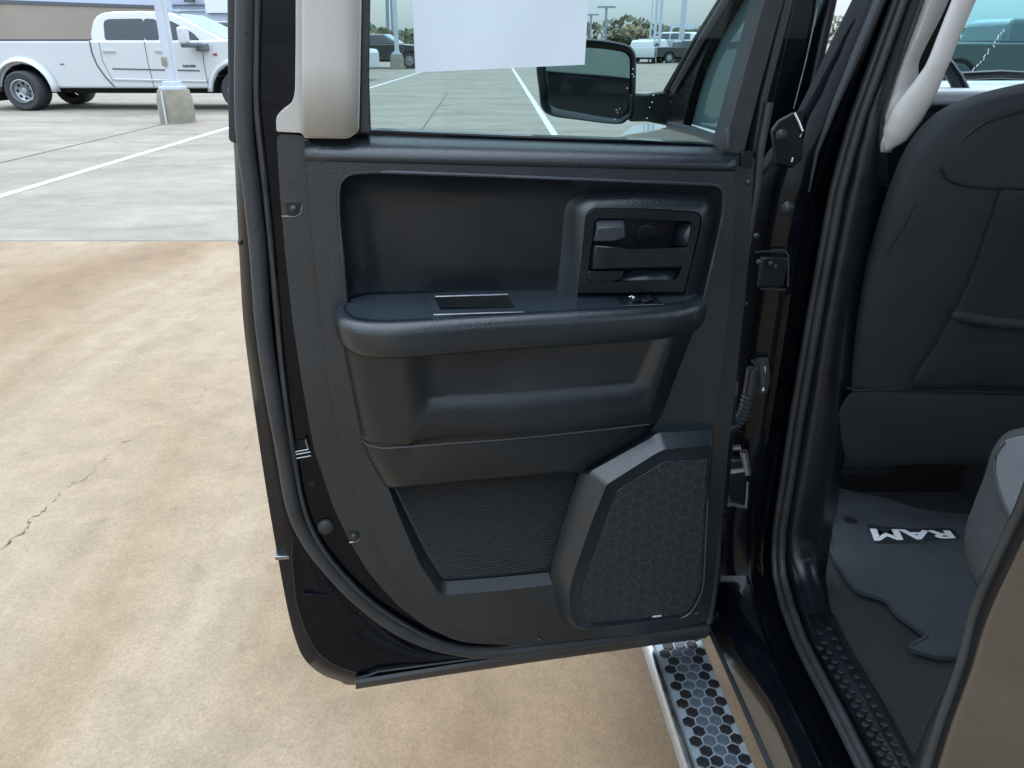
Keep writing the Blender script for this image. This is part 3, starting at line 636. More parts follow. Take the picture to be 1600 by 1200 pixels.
# latch
lt = MB()
for k, (x0, y0, x1, y1) in enumerate([(452, 712, 485, 706), (453, 718, 486, 712), (450, 708, 482, 702)]):
    lt.tube([D(x0, y0, .012), D(x1, y1, .014)], .0011, 6)
lt.tube([D(448, 687, .012), D(453, 718, .012)], .003, 6).tube([D(439, 638, .01), D(448, 690, .01)], .002, 6)
lt.tube([D(478, 686, .012), D(482, 702, .012)], .002, 6)
lt.put('latch', M['steel'], Dr)
plate('latch_slot', [D(x, y, .0062) for x, y in [(459, 690), (478, 686), (481, 700), (463, 704)]], -DN * .001, M['void'], Dr)
MB().disc(D(509, 822, .004), DN, .0125, .006, 20).put('plug', M['rubber'], Dr, ang=60)
MB().disc(D(488, 757, .004), DN, .006, .0015, 14).put('plug', M['void'], Dr, ang=60)
MB().disc(D(385, 52, .022), DN, .0012, .0005, 8).disc(D(399, 360, .022), DN, .0012, .0005, 8).put('seal_pin', M['void'], Dr)

# ---- cream frame trim
cream = [(566, -70), (565, 0), (563, 120), (561, 205), (545, 217), (477, 216), (471, 208), (432, 206), (431, 183), (440, 173), (456, 162), (461, 145), (462, 60), (462, -70)]
plate('cream_frame_trim', dpoly(cream, .040, [2, 2, 2, 6, 8, 3, 3, 4, 9, 8, 8, 10, 2, 2]), -DN * .034, M['cream'], Dr, bev=.004, seg=4)
MB().rings([[D(473, y, .044) for y in (-70, 0, 100, 208)], [D(478, y, .0455) for y in (-70, 0, 100, 212)], [D(535, y, .047) for y in (-70, 0, 100, 214)], [D(558, y, .042) for y in (-70, 0, 100, 205)]], False, False, False).put('cream_frame_trim_face', M['cream'], Dr, sol=.003)
plate('glass_run', [D(x, y, .026) for x, y in [(564, -70), (564, 0), (562, 208), (580, 209), (577, 120), (579, 0), (582, -70)]], -DN * .02, M['rubber'], Dr, bev=.002)
# window glass
plate('window_glass', [D(x, y, -.012) for x, y in [(575, -68), (572, 212), (1138, 236), (1205, 0), (1225, -68)]], -DN * .004, M['glass'], Dr, ang=None)
# front upright of the door frame
fr = [(1194, -70), (1192, 0), (1164, 100), (1130, 226), (1128, 240), (1163, 244), (1186, 150), (1215, 40), (1226, 0), (1242, -70)]
plate('frame_upright', [D(x, y, .03) for x, y in fr], -DN * .035, M['rubber'], Dr, bev=.003)
plate('frame_edge_seal', [D(x, y, .018) for x, y in [(1232, -70), (1226, 0), (1190, 150), (1176, 240), (1186, 240), (1202, 150), (1240, 0), (1250, -70)]], -DN * .03, M['plastic_grey'], Dr, bev=.003)
MB().tube([D(1136, 232, .035), D(1136.5, 203, .035), D(1136.8, 199, .035)], [.0042, .0042, .003], 12).put('lock_knob', M['plastic_grey'], Dr, ang=50)

# ---- door trim
flange = [(432, 209), (474, 211), (486, 224), (1120, 244), (1180, 240), (1176, 300), (1165, 450), (1150, 600), (1132, 750), (1117, 900), (1106, 972), (1000, 991), (840, 1005), (800, 1008), (746, 1006), (715, 1002), (668, 981), (621, 946), (577, 896), (546, 846), (520, 790), (490, 700), (472, 600), (457, 500), (446, 400), (437, 300)]
RFL = 0
holed('trim_flange', dpoly(flange, .030, 12, 3), [dpoly([(545, 478), (539, 400), (533, 332), (536, 277), (600, 274), (800, 281), (1000, 289), (1126, 294), (1124, 340), (1108, 415), (1095, 470), (800, 476)], .030, [2, 10, 25, 40, 10, 10, 10, 22, 14, 6, 2, 2], 6)], -DN * .018, M['grain'], Dr, bev=.003, seg=3)
main_o = [(478, 240), (800, 253), (1145, 264), (1150, 300), (1146, 400), (1137, 500), (1126, 600), (1113, 700), (1106, 800), (1100, 900), (1085, 962), (1000, 976), (840, 987), (793, 994), (746, 991), (709, 979), (668, 955), (627, 914), (590, 849), (559, 780), (532, 700), (514, 600), (501, 500), (491, 400), (482, 300)]
rec_o = [(541, 476), (535, 400), (528, 330), (530, 270), (600, 269), (800, 276), (1000, 284), (1132, 289), (1129, 340), (1112, 415), (1098, 474), (800, 480)]
rec_r = [2, 10, 25, 40, 10, 10, 10, 22, 14, 6, 2, 2]
poc_o = [(596, 735), (625, 810), (655, 880), (688, 931), (780, 923), (875, 912), (900, 800), (915, 725)]
mo = dpoly(main_o, .046, 10, 3)
holed('trim_panel', mo, [dpoly(rec_o, .046, rec_r, 6), dpoly(poc_o, .046, 8, 4)], -DN * .018, M['grain'], Dr, bev=.003, seg=3)
# waist ledge on top of the trim
xs = [476, 520, 577, 700, 800, 900, 1000, 1080, 1132, 1150]
def led(y0, y1, s, lift=0): return [D(x, y0 + (y1 - y0) * (x - 476) / 674., s) for x in xs]
MB().rings([led(203.5, 229, -.006), led(207, 231, .006), led(215, 236, .022), led(222, 241, .033), led(228, 246, .040), led(235, 252, .0445), led(243, 258, .0464), led(252, 268, .0466)], False, False, False).put('waist_ledge', M['grain'], Dr, ang=70, sol=.002)
# bezel lip round the recess
MB().tube([D(x, y, .0462) for x, y in rnd(rec_o, rec_r, 6)[6:-13]], .0024, 6, ref=DN).put('recess_bead', M['plastic_grey'], Dr, ang=60)
# recess
def inset(pts, dx0, dy0, dx1, dy1, cx, cy):
    return [(x + (dx0 if x < cx else -dx1), y + (dy0 if y < cy else -dy1)) for x, y in pts]
R0 = dpoly(rec_o, .046, rec_r, 6)
r1 = inset(rec_o, 5, 5, 5, 0, 800, 380); r2 = inset(rec_o, 14, 14, 14, 0, 800, 380); r3 = inset(rec_o, 36, 34, 26, 0, 800, 380); r4 = inset(rec_o, 62, 60, 46, 0, 800, 380)
rr2 = [q + 6 for q in rec_r]
MB().rings([R0, dpoly(r1, .040, rec_r, 6), dpoly(r2, .027, rr2, 6), dpoly(r3, .018, rr2, 6), dpoly(r4, .015, rr2, 6)], False, True).put('upper_recess', M['grain_fine'], Dr, ang=60)
# handle surround
p0 = [(868, 470), (876, 400), (884, 300), (1000, 293), (1128, 296), (1124, 350), (1098, 470), (980, 472)]
p1 = [(886, 470), (893, 400), (898, 306), (1000, 300), (1118, 305), (1116, 350), (1088, 470), (980, 472)]
p2 = [(897, 470), (904, 400), (908, 316), (1000, 313), (1106, 318), (1104, 350), (1078, 470), (980, 472)]
p3 = [(901, 470), (909, 400), (916, 325), (1000, 325), (1096, 331), (1096, 352), (1068, 470), (980, 472)]
pr = [4, 20, 30, 20, 22, 10, 4, 4]
MB().rings([dpoly(p0, .016, pr, 6), dpoly(p1, .028, pr, 6), dpoly(p2, .040, [q * .8 for q in pr], 6), dpoly(p3, .043, [q * .6 for q in pr], 6)], False, False).put('handle_surround', M['grain'], Dr, ang=60)
bz = [(903, 458), (911, 400), (918, 327), (1000, 327), (1095, 333), (1093, 356), (1068, 456)]
cup = [(917, 440), (924, 385), (930, 341), (1000, 342), (1082, 346), (1079, 370), (1060, 438), (990, 440)]
cr_ = [6, 4, 9, 4, 5, 4, 10, 4]
holed('handle_bezel', dpoly(bz, .0475, [3, 10, 16, 10, 12, 6, 3]), [dpoly(cup, .0475, cr_)], -DN * .0035, M['plastic'], Dr, bev=.0012)
MB().rings([dpoly(cup, .0445, cr_), dpoly([(921, 436), (928, 385), (935, 347), (1000, 348), (1072, 352), (1066, 372), (1050, 421), (990, 422)], .0435 - .0, cr_)], False, True).put('handle_cup_back', M['void'], Dr)
cb = [D(x, y, .0445) for x, y in rnd(cup, cr_)]
ca = [p - DN * .028 for p in cb]
Mc = MB().rings([cb, ca], False, True)
Mc.put('handle_cup', M['plastic'], Dr, ang=40)
bpy.data.objects.remove([o for o in bpy.data.objects if o.name == 'handle_cup_back'][0])
def blk(name, pts, s, th, m, r=4, bev=.0025): return plate(name, dpoly(pts, s, r), -DN * th, m, Dr, bev=bev, seg=3)
MB().rings([[D(*p, .030) for p in ((931, 342), (977, 342), (979, 370), (960, 378), (926, 378))], [D(*p, .043) for p in ((931, 343), (977, 343), (979, 371), (960, 378), (926, 378))],
            [D(*p, .056) for p in ((934, 356), (974, 354), (977, 371), (960, 377), (928, 377))]], False, True).put('lock_lever', M['plastic_grey'], Dr, bev=.0015, ang=50)
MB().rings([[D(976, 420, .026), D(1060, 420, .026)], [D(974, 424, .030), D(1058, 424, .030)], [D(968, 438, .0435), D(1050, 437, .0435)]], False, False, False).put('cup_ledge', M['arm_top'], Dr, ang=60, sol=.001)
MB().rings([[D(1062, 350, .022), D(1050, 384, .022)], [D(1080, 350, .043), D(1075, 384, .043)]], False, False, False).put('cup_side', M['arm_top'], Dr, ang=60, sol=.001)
MB().disc(D(1008, 366, .0172), DN, .013, .0012, 20).put('cup_boss', M['plastic'], Dr, ang=50)
h1 = [[(922, 384), (974, 388), (972, 420), (919, 419)]]
MB().rings([[D(922, 383, .040), D(919, 421, .040), D(917, 421, .030), D(920, 383, .030)], [D(930, 383, .055), D(926, 421, .055), D(926, 421, .032), D(930, 383, .032)], [D(962, 386, .060), D(962, 420, .060), D(962, 420, .035), D(962, 386, .035)],
            [D(982, 389, .054), D(978, 420, .054), D(978, 420, .035), D(982, 389, .035)], [D(1078, 386, .047), D(1074, 418, .047), D(1074, 418, .036), D(1078, 386, .036)]]).put('pull_lever', M['plastic'], Dr, bev=.002, seg=2, ang=50)
blk('lever_pivot', [(918, 424), (975, 423), (972, 436), (955, 441), (920, 440)], .050, .02, M['plastic'])

# ---- armrest
tA, tB = D(560, 463, .030), D(1095, 457, .030)
tn = (tB - tA).cross(DN * 1.0 + Vector((0, 0, -.05))).normalized()
if tn.z < 0: tn = -tn
def TP(px, py, up=0): return hit(px, py, tA + tn * up, tn)
edge = [(546, 469), (531, 474), (529, 484), (541, 496), (570, 503), (630, 504), (750, 496), (900, 488), (1020, 481), (1075, 474), (1096, 466), (1103, 455)]
pe = [TP(p.x, p.y) for p in cat(edge, 6)]
n_ = len(pe); back = [TP(p.x, p.y) for p in cat([(547, 468), (560, 464), (575, 461), (600, 460), (640, 459), (700, 456), (780, 454), (860, 452), (930, 452), (1000, 453), (1060, 454), (1102, 455)], 6)]
osg = 1 if tn.cross(pe[n_ // 2 + 1] - pe[n_ // 2 - 1]).dot(DN) > 0 else -1
def outn(i):
    t = pe[min(i + 1, n_ - 1)] - pe[max(i - 1, 0)]; o = tn.cross(t).normalized()
    return o * osg
def off(a, b): return [pe[i] + outn(i) * a + UP * b for i in range(n_)]
rings_ = [off(-.010, 0), off(-.004, -.0006), off(.002, -.0035), off(.0055, -.009), off(.0065, -.016), off(.005, -.034), off(.001, -.044), off(-.006, -.049), off(-.020, -.051), off(-.045, -.051)]
MB().rings(rings_, False, False, False).put('armrest', M['grain'], Dr, ang=80, sol=.002)
# pull cup insert and window switch on the armrest
po, pi_ = [(664, 462), (790, 458), (822, 487), (676, 492)], [(678, 464), (794, 461), (806, 481), (688, 484)]
fr_o = [TP(x, y, .0018) for x, y in rnd(po, 5)]; fr_i = [TP(x, y, .0018) for x, y in rnd(pi_, 4)]
at = off(-.010, 0); outer_ = [b for b in back] + list(reversed(at))
ho = [p - tn * .0018 for p in [TP(x, y, .0018) for x, y in rnd([(670, 463), (793, 459.5), (815, 485), (681, 489)], 4)]]
def prj(q):
    return [p - tn * (p - at[20]).dot(tn) for p in q]
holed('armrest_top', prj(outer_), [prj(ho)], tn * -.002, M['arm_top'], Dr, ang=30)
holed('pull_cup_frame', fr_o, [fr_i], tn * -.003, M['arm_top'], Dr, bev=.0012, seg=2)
MB().rings([[p - tn * .001 for p in fr_i], [p - tn * .0002 + (sum(fr_i, Vector()) / len(fr_i) - p) * .02 - tn * .035 for p in fr_i]], False, True).put('pull_cup', M['void'], Dr)
MB().tube([TP(680, 463.5, .002), TP(794, 460, .002)], .0013, 6).put('pull_cup_edge', M['steel'], Dr)
MB().tube([TP(677, 492, .0015), TP(750, 489.5, .0015), TP(819, 487.5, .0015)], .0012, 6).put('pull_cup_edge', M['steel'], Dr)
sw = [TP(x, y, .0015) for x, y in rnd([(962, 461), (1020, 459), (1038, 475), (974, 478)], 3)]
plate('window_switch_plate', sw, tn * -.003, M['plastic'], Dr, bev=.001)
MB().rings([[TP(984, 462, .003), TP(988, 471, .003), TP(988, 471, 0), TP(984, 462, 0)], [TP(994, 461, .004), TP(999, 470, .004), TP(999, 470, 0), TP(994, 461, 0)], [TP(1000, 461, .0022), TP(1006, 470, .0022), TP(1006, 470, 0), TP(1000, 461, 0)],
            [TP(1015, 460, .007), TP(1020, 468, .007), TP(1020, 468, 0), TP(1015, 460, 0)]]).put('window_switch', M['plastic'], Dr, bev=.0006)
MB().tube([TP(983, 464, .0048), TP(987, 462.5, .0052), TP(991, 464.5, .0052), TP(988, 466, .005)], .0008, 5).put('switch_symbol', M['white_logo'], Dr)
MB().tube([TP(973, 478, .0015), TP(1037, 475.5, .0015)], .0010, 6).put('switch_edge', M['steel'], Dr)
MB().tube([TP(1003, 471, .004), TP(1013, 469.5, .0045), TP(1019, 466, .0066)], .0006, 5).put('switch_edge', M['steel'], Dr)

# ---- storage bulge below the armrest
u0 = [(534, 530), (552, 620), (566, 690), (800, 686), (1031, 657), (1056, 590), (1086, 512), (800, 520)]
u1 = [(543, 532), (560, 622), (573, 693), (800, 689), (1027, 662), (1051, 590), (1079, 514), (800, 522)]
u2 = [(556, 534), (572, 625), (585, 697), (800, 690), (1022, 665), (1045, 590), (1070, 516), (800, 524)]
u3 = [(580, 536), (596, 625), (608, 698), (800, 687), (1016, 664), (1039, 590), (1062, 518), (800, 525)]
u4 = [(618, 538), (630, 625), (636, 697), (800, 685), (1010, 662), (1033, 590), (1055, 520), (800, 526)]
ur = [4, 20, 8, 40, 10, 20, 4, 40]
i1 = [(636, 540), (643, 590), (652, 643), (800, 636), (1008, 621), (1022, 580), (1046, 524), (800, 530)]
i2 = [(654, 540), (658, 585), (664, 624), (800, 619), (996, 602), (1010, 575), (1030, 526), (800, 530)]
i3 = [(684, 540), (684, 585), (690, 618), (800, 611), (988, 596), (1000, 570), (1018, 526), (800, 530)]
MB().rings([dpoly(u0, .046, ur), dpoly(u1, .056, ur), dpoly(u2, .066, ur), dpoly(u3, .074, ur), dpoly(u4, .078, ur),
            dpoly(i1, .0795, [4, 10, 18, 40, 16, 20, 4, 40]), dpoly(i2, .0715, [4, 10, 14, 40, 14, 20, 4, 40]), dpoly(i3, .069, [4, 10, 14, 40, 14, 20, 4, 40])], False, True).put('storage_panel', M['grain_fine'], Dr, ang=50)
MB().tube([D(p.x, p.y, p.z) for p in cat([(566, 688, .05), (574, 695, .060), (588, 698.5, .070), (612, 700, .077), (700, 693, .0815), (800, 686, .0815), (920, 674, .0805), (1014, 663, .078)], 5)], .0011, 6).put('storage_seam', M['plastic_grey'], Dr)
l0 = [(560, 680), (575, 718), (603, 764), (760, 752), (908, 740), (1012, 684), (1034, 650), (800, 670)]
l1 = [(572, 684), (584, 718), (609, 763), (760, 751), (903, 738), (1004, 680), (1022, 652), (800, 672)]
l2 = [(592, 688), (604, 719), (626, 760), (760, 748), (894, 734), (992, 678), (1010, 654), (800, 674)]
l3 = [(640, 688), (644, 719), (660, 754), (760, 744), (884, 730), (980, 676), (998, 656), (800, 674)]
lr = [4, 20, 10, 40, 8, 10, 6, 40]
MB().rings([dpoly(l0, .044, lr), dpoly(l1, .058, lr), dpoly(l2, .066, lr), dpoly(l3, .070, lr)], False, True).put('lower_storage_panel', M['grain_fine'], Dr, ang=60)

# ---- map pocket
q1 = [(602, 735), (636, 808), (668, 872), (692, 909), (780, 902), (872, 893), (898, 800), (914, 725)]
q2 = [(606, 735), (641, 806), (674, 868), (696, 902), (780, 895), (872, 886), (898, 800), (914, 725)]
MB().rings([dpoly(poc_o, .046, 8), dpoly(inset(poc_o, 3, 0, 0, 3, 760, 850), .044, 8), dpoly(q1, .0335, 8)], False, False).put('pocket_wall', M['grain_fine'], Dr, ang=60)
plate('pocket_insert', dpoly(q2, .0325, 8), -DN * .003, M['rib'], Dr)

# ---- speaker pod
s0 = [(1116, 662), (1024, 668), (1008, 680), (906, 737), (882, 810), (859, 887), (864, 925), (876, 968), (903, 985), (1076, 965), (1100, 925), (1108, 800)]
s1 = [(1114, 672), (1028, 676), (1014, 686), (922, 737), (898, 810), (872, 890), (874, 925), (884, 968), (904, 985), (1076, 965), (1100, 925), (1108, 800)]
s2 = [(1112, 696), (1038, 702), (1024, 709), (948, 757), (922, 822), (895, 900), (889, 926), (892, 966), (905, 984), (1076, 965), (1100, 925), (1106, 800)]
s3 = [(1112, 699), (1038, 705), (1025, 712), (951, 760), (925, 824), (898, 901), (892, 927), (895, 966), (907, 983), (1075, 964), (1098, 925), (1104, 800)]
s4 = [(1108, 716), (1038, 719), (1030, 723), (962, 766), (940, 826), (912, 904), (905, 930), (909, 963), (916, 976), (1074, 962), (1096, 926), (1103, 800)]
sr = [2, 6, 6, 5, 20, 20, 16, 12, 12, 16, 20, 20]
MB().rings([dpoly(s0, .044, sr), dpoly(s1, .062, sr), dpoly(s2, .082, sr), dpoly([(x, y) for x, y in s3], .0808, sr), dpoly(s4, .076, sr)], False, True).put('speaker_pod', M['grain'], Dr, ang=28)
gp = dpoly([(1105, 718), (1038, 721), (1031, 725), (964, 768), (942, 828), (914, 905), (907, 931), (911, 962), (918, 974), (1072, 960), (1094, 925), (1101, 800)], .0775, sr)
plate('speaker_grille', gp, -DN * .002, M['grille'], Dr, bev=.0008)
for k in range(4):
    MB().box((0, 0, 0), (.0022, .001, .0026), Matrix.Translation(D(1021 + k * 3.6, 963.5 - k * .4, .079)) @ Matrix.Rotation(DA, 4, 'Z')).put('grille_emblem', M['white_logo'], Dr)

# ---- screws with their pockets
def screw(x, y, s, r=.0045):
    MB().disc(D(x, y, s), DN, r, .003, 14, dome=.0015).put('screw', M['plastic_grey'], Dr, ang=60)
for pts, sx_, sy_ in (([(444, 314), (468, 315), (471, 334), (450, 338)], 459, 326), ([(543, 829), (560, 831), (564, 843), (551, 848)], 553, 837)):
    plate('screw_pocket', dpoly(pts, .0312, 4), -DN * .002, M['plastic'], Dr, bev=.0008); screw(sx_, sy_, .0312)
MB().tube([D(x, y, .0305) for x, y in ((440, 338), (462, 338), (470, 333), (472, 322))], .0010, 6, ref=DN).put('screw_pocket_lip', M['steel'], Dr)
MB().tube([D(x, y, .0305) for x, y in ((546, 848), (556, 846), (563, 841))], .0010, 6, ref=DN).put('screw_pocket_lip', M['steel'], Dr)
screw(843, 998, .030, .0035); screw(1168, 284, .030, .004); screw(1088, 957, .032, .004)
plate('corner_cap', dpoly([(1160, 236), (1178, 237), (1176, 262), (1158, 260)], .036, 3), -DN * .01, M['plastic'], Dr, bev=.001)
# hinge side seal strip
hs = cat([(1202, 160), (1188, 235), (1181, 300), (1165, 394), (1155, 487), (1141, 581), (1132, 700), (1124, 800), (1118, 900), (1108, 972)], 5)
MB().tube([D(p.x, p.y, .022) for p in hs], .0062, 8, ref=DN, sq=(1, 1)).put('hinge_side_seal', M['rubber'], Dr, ang=60)

# ---- paper on the glass
pp = [D(x, y, .004 + .006 * (y / 113.)) for x, y in ((641, -70), (649, 113), (913, 101), (924, -70))]
rows = []
for i in range(9):
    t = i / 8; a, b = pp[0].lerp(pp[1], t), pp[3].lerp(pp[2], t)
    rows.append([a.lerp(b, j / 12) + DN * (.0025 * math.sin(j / 12 * 3.1) * t + .0012 * math.sin(j * .9 + i * .4)) for j in range(13)])
tag(MB().rings(rows, False, False, False).put('paper_sheet', M['paper'], ang=60), 'blank white sheet of paper hanging inside the open door window', 'paper')

# ------------------------------------------------------------------ door aperture: pillar running down into sill
YK = [-70, 0, 60, 120, 180, 240, 300, 370, 440, 510, 580, 650, 720, 780, 830, 870, 900, 925, 950, 975, 1000, 1030, 1060, 1100, 1150, 1200, 1260, 1320]
def crv(tab, y, z): 
    return [L(interp(tab, k), k, y, z) for k in YK]
cJ = [(-70, 1362), (0, 1331), (82, 1290), (170, 1250), (250, 1190), (300, 1170), (434, 1150), (581, 1130), (700, 1118), (850, 1100), (900, 1104), (975, 1128), (1020, 1150), (1050, 1170), (1100, 1198), (1200, 1240), (1320, 1290)]
c1 = [(-70, 1392), (0, 1365), (85, 1330), (237, 1271), (300, 1260), (434, 1237), (500, 1228), (581, 1215), (675, 1200), (787, 1182), (850, 1172), (900, 1172), (975, 1184), (1050, 1212), (1120, 1245), (1200, 1285), (1320, 1346)]
c1b = [(y, x + (12 if y < 240 else 4)) for y, x in c1]
c2 = [(-70, 1422), (0, 1394), (100, 1358), (200, 1322), (300, 1296), (487, 1262), (660, 1232), (700, 1226), (850, 1204), (900, 1207), (950, 1219), (1000, 1238), (1050, 1262), (1100, 1289), (1200, 1338), (1320, 1398)]
c3 = [(-70, 1446), (0, 1418), (100, 1382), (200, 1345), (300, 1319), (487, 1284), (660, 1255), (700, 1249), (850, 1224), (900, 1228), (950, 1242), (1000, 1260), (1050, 1286), (1100, 1313), (1200, 1364), (1320, 1424)]
c4 = [(-70, 1474), (0, 1446), (100, 1410), (200, 1380), (240, 1384), (300, 1386), (400, 1360), (500, 1342), (600, 1330), (700, 1320), (800, 1302), (900, 1288), (960, 1297), (1020, 1327), (1100, 1377), (1200, 1430), (1320, 1495)]
Y0, Z0 = 1.16, .56
P_ = MB().rings([crv(cJ, Y0 + .01, Z0 - .02), crv(c1, Y0, Z0), crv(c1b, Y0 + .012, Z0 - .010), crv(c2, Y0 + .02, Z0 - .012)], False, False, False).put('door_pillar', M['paint_dull'], T, ang=30, sol=.003)
MB().rings([crv(c2, Y0 + .019, Z0 - .012), crv(c3, Y0 + .019, Z0 - .010)], False, False, False).put('seal_channel', M['void'], P_, ang=30, sol=.003)
# two seals
def mid(a, b, t): return [(k, interp(a, k) * (1 - t) + interp(b, k) * t) for k in YK]
e1 = mid(c2, c3, .25); e2 = mid(c2, c3, .78)
MB().tube(crv(e1, Y0 - .002, Z0 + .010), .0070, 8, ref=HO).put('aperture_seal', M['rubber'], P_, ang=60)
MB().tube(crv(e2, Y0 - .014, Z0 + .018), .0072, 8, ref=HO).put('aperture_seal', M['rubber'], P_, ang=60)
MB().tube(crv(c1, Y0 - .001, Z0 + .001), .0013, 6, ref=HO).put('pinch_highlight', M['plastic_grey'], P_, ang=60)  # paler bead paints the highlight along the flange edge
MB().rings([crv(c3, Y0 - .012, Z0 + .006), crv(mid(c3, c4, .3), Y0 - .022, Z0 + .022), crv(mid(c3, c4, .6), Y0 - .022, Z0 + .030), crv(c4, Y0 + .0, Z0 + .022)], False, False, False).put('pillar_trim', M['plastic'], T, ang=60, sol=.003)
# bright seal on the upper pinch weld
up_ = [L(x, y, Y0 - .006, Z0) for x, y in [(1400, -70), (1374, 0), (1338, 85), (1306, 160), (1276, 238), (1264, 300)]]
MB().tube(up_, [.010, .0095, .008, .006, .0035, .0015], 8).put('upper_seal', M['plastic_grey'], P_, ang=60)
# front door rear edge beside the pillar
plate('front_door_edge', [J(x, y, Y0 + .05) for x, y in [(1215, -70), (1208, 0), (1150, 250), (1140, 330), (1190, 330), (1262, 215), (1291, 82), (1309, 0), (1324, -70)]], HD * .01, M['paint'], T, bev=.002)
plate('front_door_seal', [J(x, y, Y0 + .045) for x, y in [(1310, -70), (1296, 0), (1262, 160), (1250, 215), (1262, 215), (1276, 160), (1291, 82), (1309, 0), (1322, -70)]], HD * .01, M['rubber'], T, bev=.003)
MB().tube([J(x, y, Y0 + .044) for x, y in [(1290, -40), (1280, 0), (1258, 100), (1240, 170)]], .0012, 6).put('front_door_moulding', M['steel'], T)

# hinges, bolts, wiring boot on the shut face
JD = -HD
hp = plate('upper_hinge', [J(x, y, Y0 - .012) for x, y in rnd([(1207, 205), (1218, 188), (1240, 176), (1256, 172), (1254, 250), (1238, 262), (1212, 255)], 3)], HD * .01, M['plastic'], P_, bev=.002)
MB().disc(J(1221, 211, Y0 - .012), JD, .009, .004, 16, dome=.003).put('hinge_bolt', M['plastic_grey'], P_, ang=60)
MB().tube([J(x, y, Y0 - .014) for x, y in ((1241, 176), (1248, 190), (1254, 205), (1250, 214))], .0016, 6).tube([J(1237, 253, Y0 - .013), J(1239, 246, Y0 - .013)], .0018, 6).put('hinge_edge', M['chrome'], P_)
MB().disc(J(1231, 324, Y0 - .003), JD, .0105, .004, 20, dome=.004).put('striker_bumper', M['plastic_grey'], P_, ang=60)
lh = MB()
for a, b in (((1180, 394), (1226, 391)), ((1226, 391), (1232, 400)), ((1232, 400), (1231, 448)), ((1228, 453), (1187, 451))):
    lh.tube([J(*a, Y0 - .01), J(*b, Y0 - .01)], .0016, 6)
lh.put('hinge_bracket', M['plastic_grey'], P_)
MB().box((0, 0, 0), (.044, .012, .05), Matrix.Translation(J(1206, 424, Y0 - .006)) @ Matrix.Rotation(HA, 4, 'Z')).put('hinge_block', M['plastic'], P_, bev=.003)
for x, y, r in ((1182, 368, .004), (1186, 409, .0045), (1204, 411, .004), (1211, 416, .0035), (1165, 474, .003)):
    MB().disc(J(x, y, Y0 - .018), JD, r, .004, 12, dome=.001).put('hinge_bolt', M['plastic_grey'], P_, ang=60)
MB().tube([J(x, y, Y0 - .02) for x, y in ((1175, 562), (1177, 567), (1180, 568))], .002, 6).tube([J(x, y, Y0 - .012) for x, y in ((1190, 562), (1192, 590), (1190, 612))], [.011, .013, .010], 12).put('wiring_plug', M['plastic_grey'], P_, ang=60)
MB().tube([J(x, y, Y0 - .022) for x, y in ((1195, 572), (1195, 590), (1192, 610))], .0022, 6).put('plug_catch', M['chrome'], P_)
bo = []; br = []
pth = cat([(1176, 575, 0), (1172, 600, 0), (1168, 622, 0), (1162, 645, 0), (1150, 664, 0), (1136, 672, 0)], 14)
for i, p in enumerate(pth):
    bo.append(J(p.x, p.y, Y0 - .022)); br.append(.0098 if i < 24 else (.0112 if (i // 2) % 2 else .0080))
MB().tube(bo, br, 14, ref=HD).put('wiring_boot', M['plastic_grey'], P_, ang=30)
dc = MB()
for x0, y0, x1, y1, r in ((1141, 700, 1156, 700, .006), (1162, 705, 1168, 740, .007), (1140, 738, 1168, 734, .005), (1135, 786, 1166, 793, .0045), (1166, 790, 1168, 752, .003), (1132, 760, 1140, 790, .004)):
    dc.tube([J(x0, y0, Y0 - .02), J(x1, y1, Y0 - .02)], r, 8)
dc.put('lower_hinge', M['steel'], P_, ang=40)
MB().box((0, 0, 0), (.036, .02, .10), Matrix.Translation(J(1150, 752, Y0 - .008)) @ Matrix.Rotation(HA, 4, 'Z')).put('lower_hinge_block', M['plastic'], P_, bev=.004)

# ------------------------------------------------------------------ rocker and quarter panel (outer body side)
TB = J(1205, 560, Y0).dot(-HO)          # lateral distance of the outer body side from the camera
zs = Z0 - .02
Pb = TB + .01
def BS(y, t, z): return HD * y - HO * t + UP * z    # body coordinates: along heading, inboard, height
TS = L(1230, 1100, Y0, Z0).dot(-HO)     # lateral of sill edge
TR = G(1202, 1100, Z0 - .03).dot(-HO); zlo = B(1172, 1100, TR).z
rk = [(TR + .045, Z0 - .016), (TR + .026, Z0 - .022), (TR + .014, Z0 - .040), (TR - .010, zlo), (TR + .012, zlo - .02), (TR + .12, zlo - .03)]
MB().rings([[BS(y, t, z) for y in (-1.6, .2, .6, 1.0, 1.30, 1.7, 2.6)] for t, z in rk], False, False, False).put('rocker_panel', M['paint_side'], T, ang=60, sol=.003)
MB().tube([BS(y, TR - .010, zlo - .004) for y in (-.6, .5, 1.3)], .006, 8).put('rocker_seal', M['rubber'], T)

# running board
RBt0, RBt1, RBz = G(1036, 1050, .42).dot(-HO), G(1142, 1110, .42).dot(-HO), .42
bd = MB()
prof = [(RBt0 - .014, RBz - .035), (RBt0 - .015, RBz - .008), (RBt0 - .008, RBz + .004), (RBt0 - .002, RBz + .003), (RBt0 + .002, RBz), (RBt1, RBz), (RBt1 + .006, RBz - .01), (RBt1 + .006, RBz - .05), (RBt0, RBz - .06)]
yr = (-1.2, 0, .6, 1.0, 1.6, 2.6)
RB = MB().rings([[BS(y, t, z) for t, z in prof] for y in yr]).put('running_board', M['step'], T, ang=40, bev=.002)
MB().rings([[BS(y, t, z) for t, z in [(RBt0 - .017, RBz - .008), (RBt0 - .013, RBz + .006), (RBt0 - .007, RBz + .008), (RBt0 - .002, RBz + .004), (RBt0 - .006, RBz + .002)]] for y in yr]).put('board_edge_trim', M['alu'], RB, ang=60)
hx = .0135; wid = RBt1 - RBt0
me_p = []
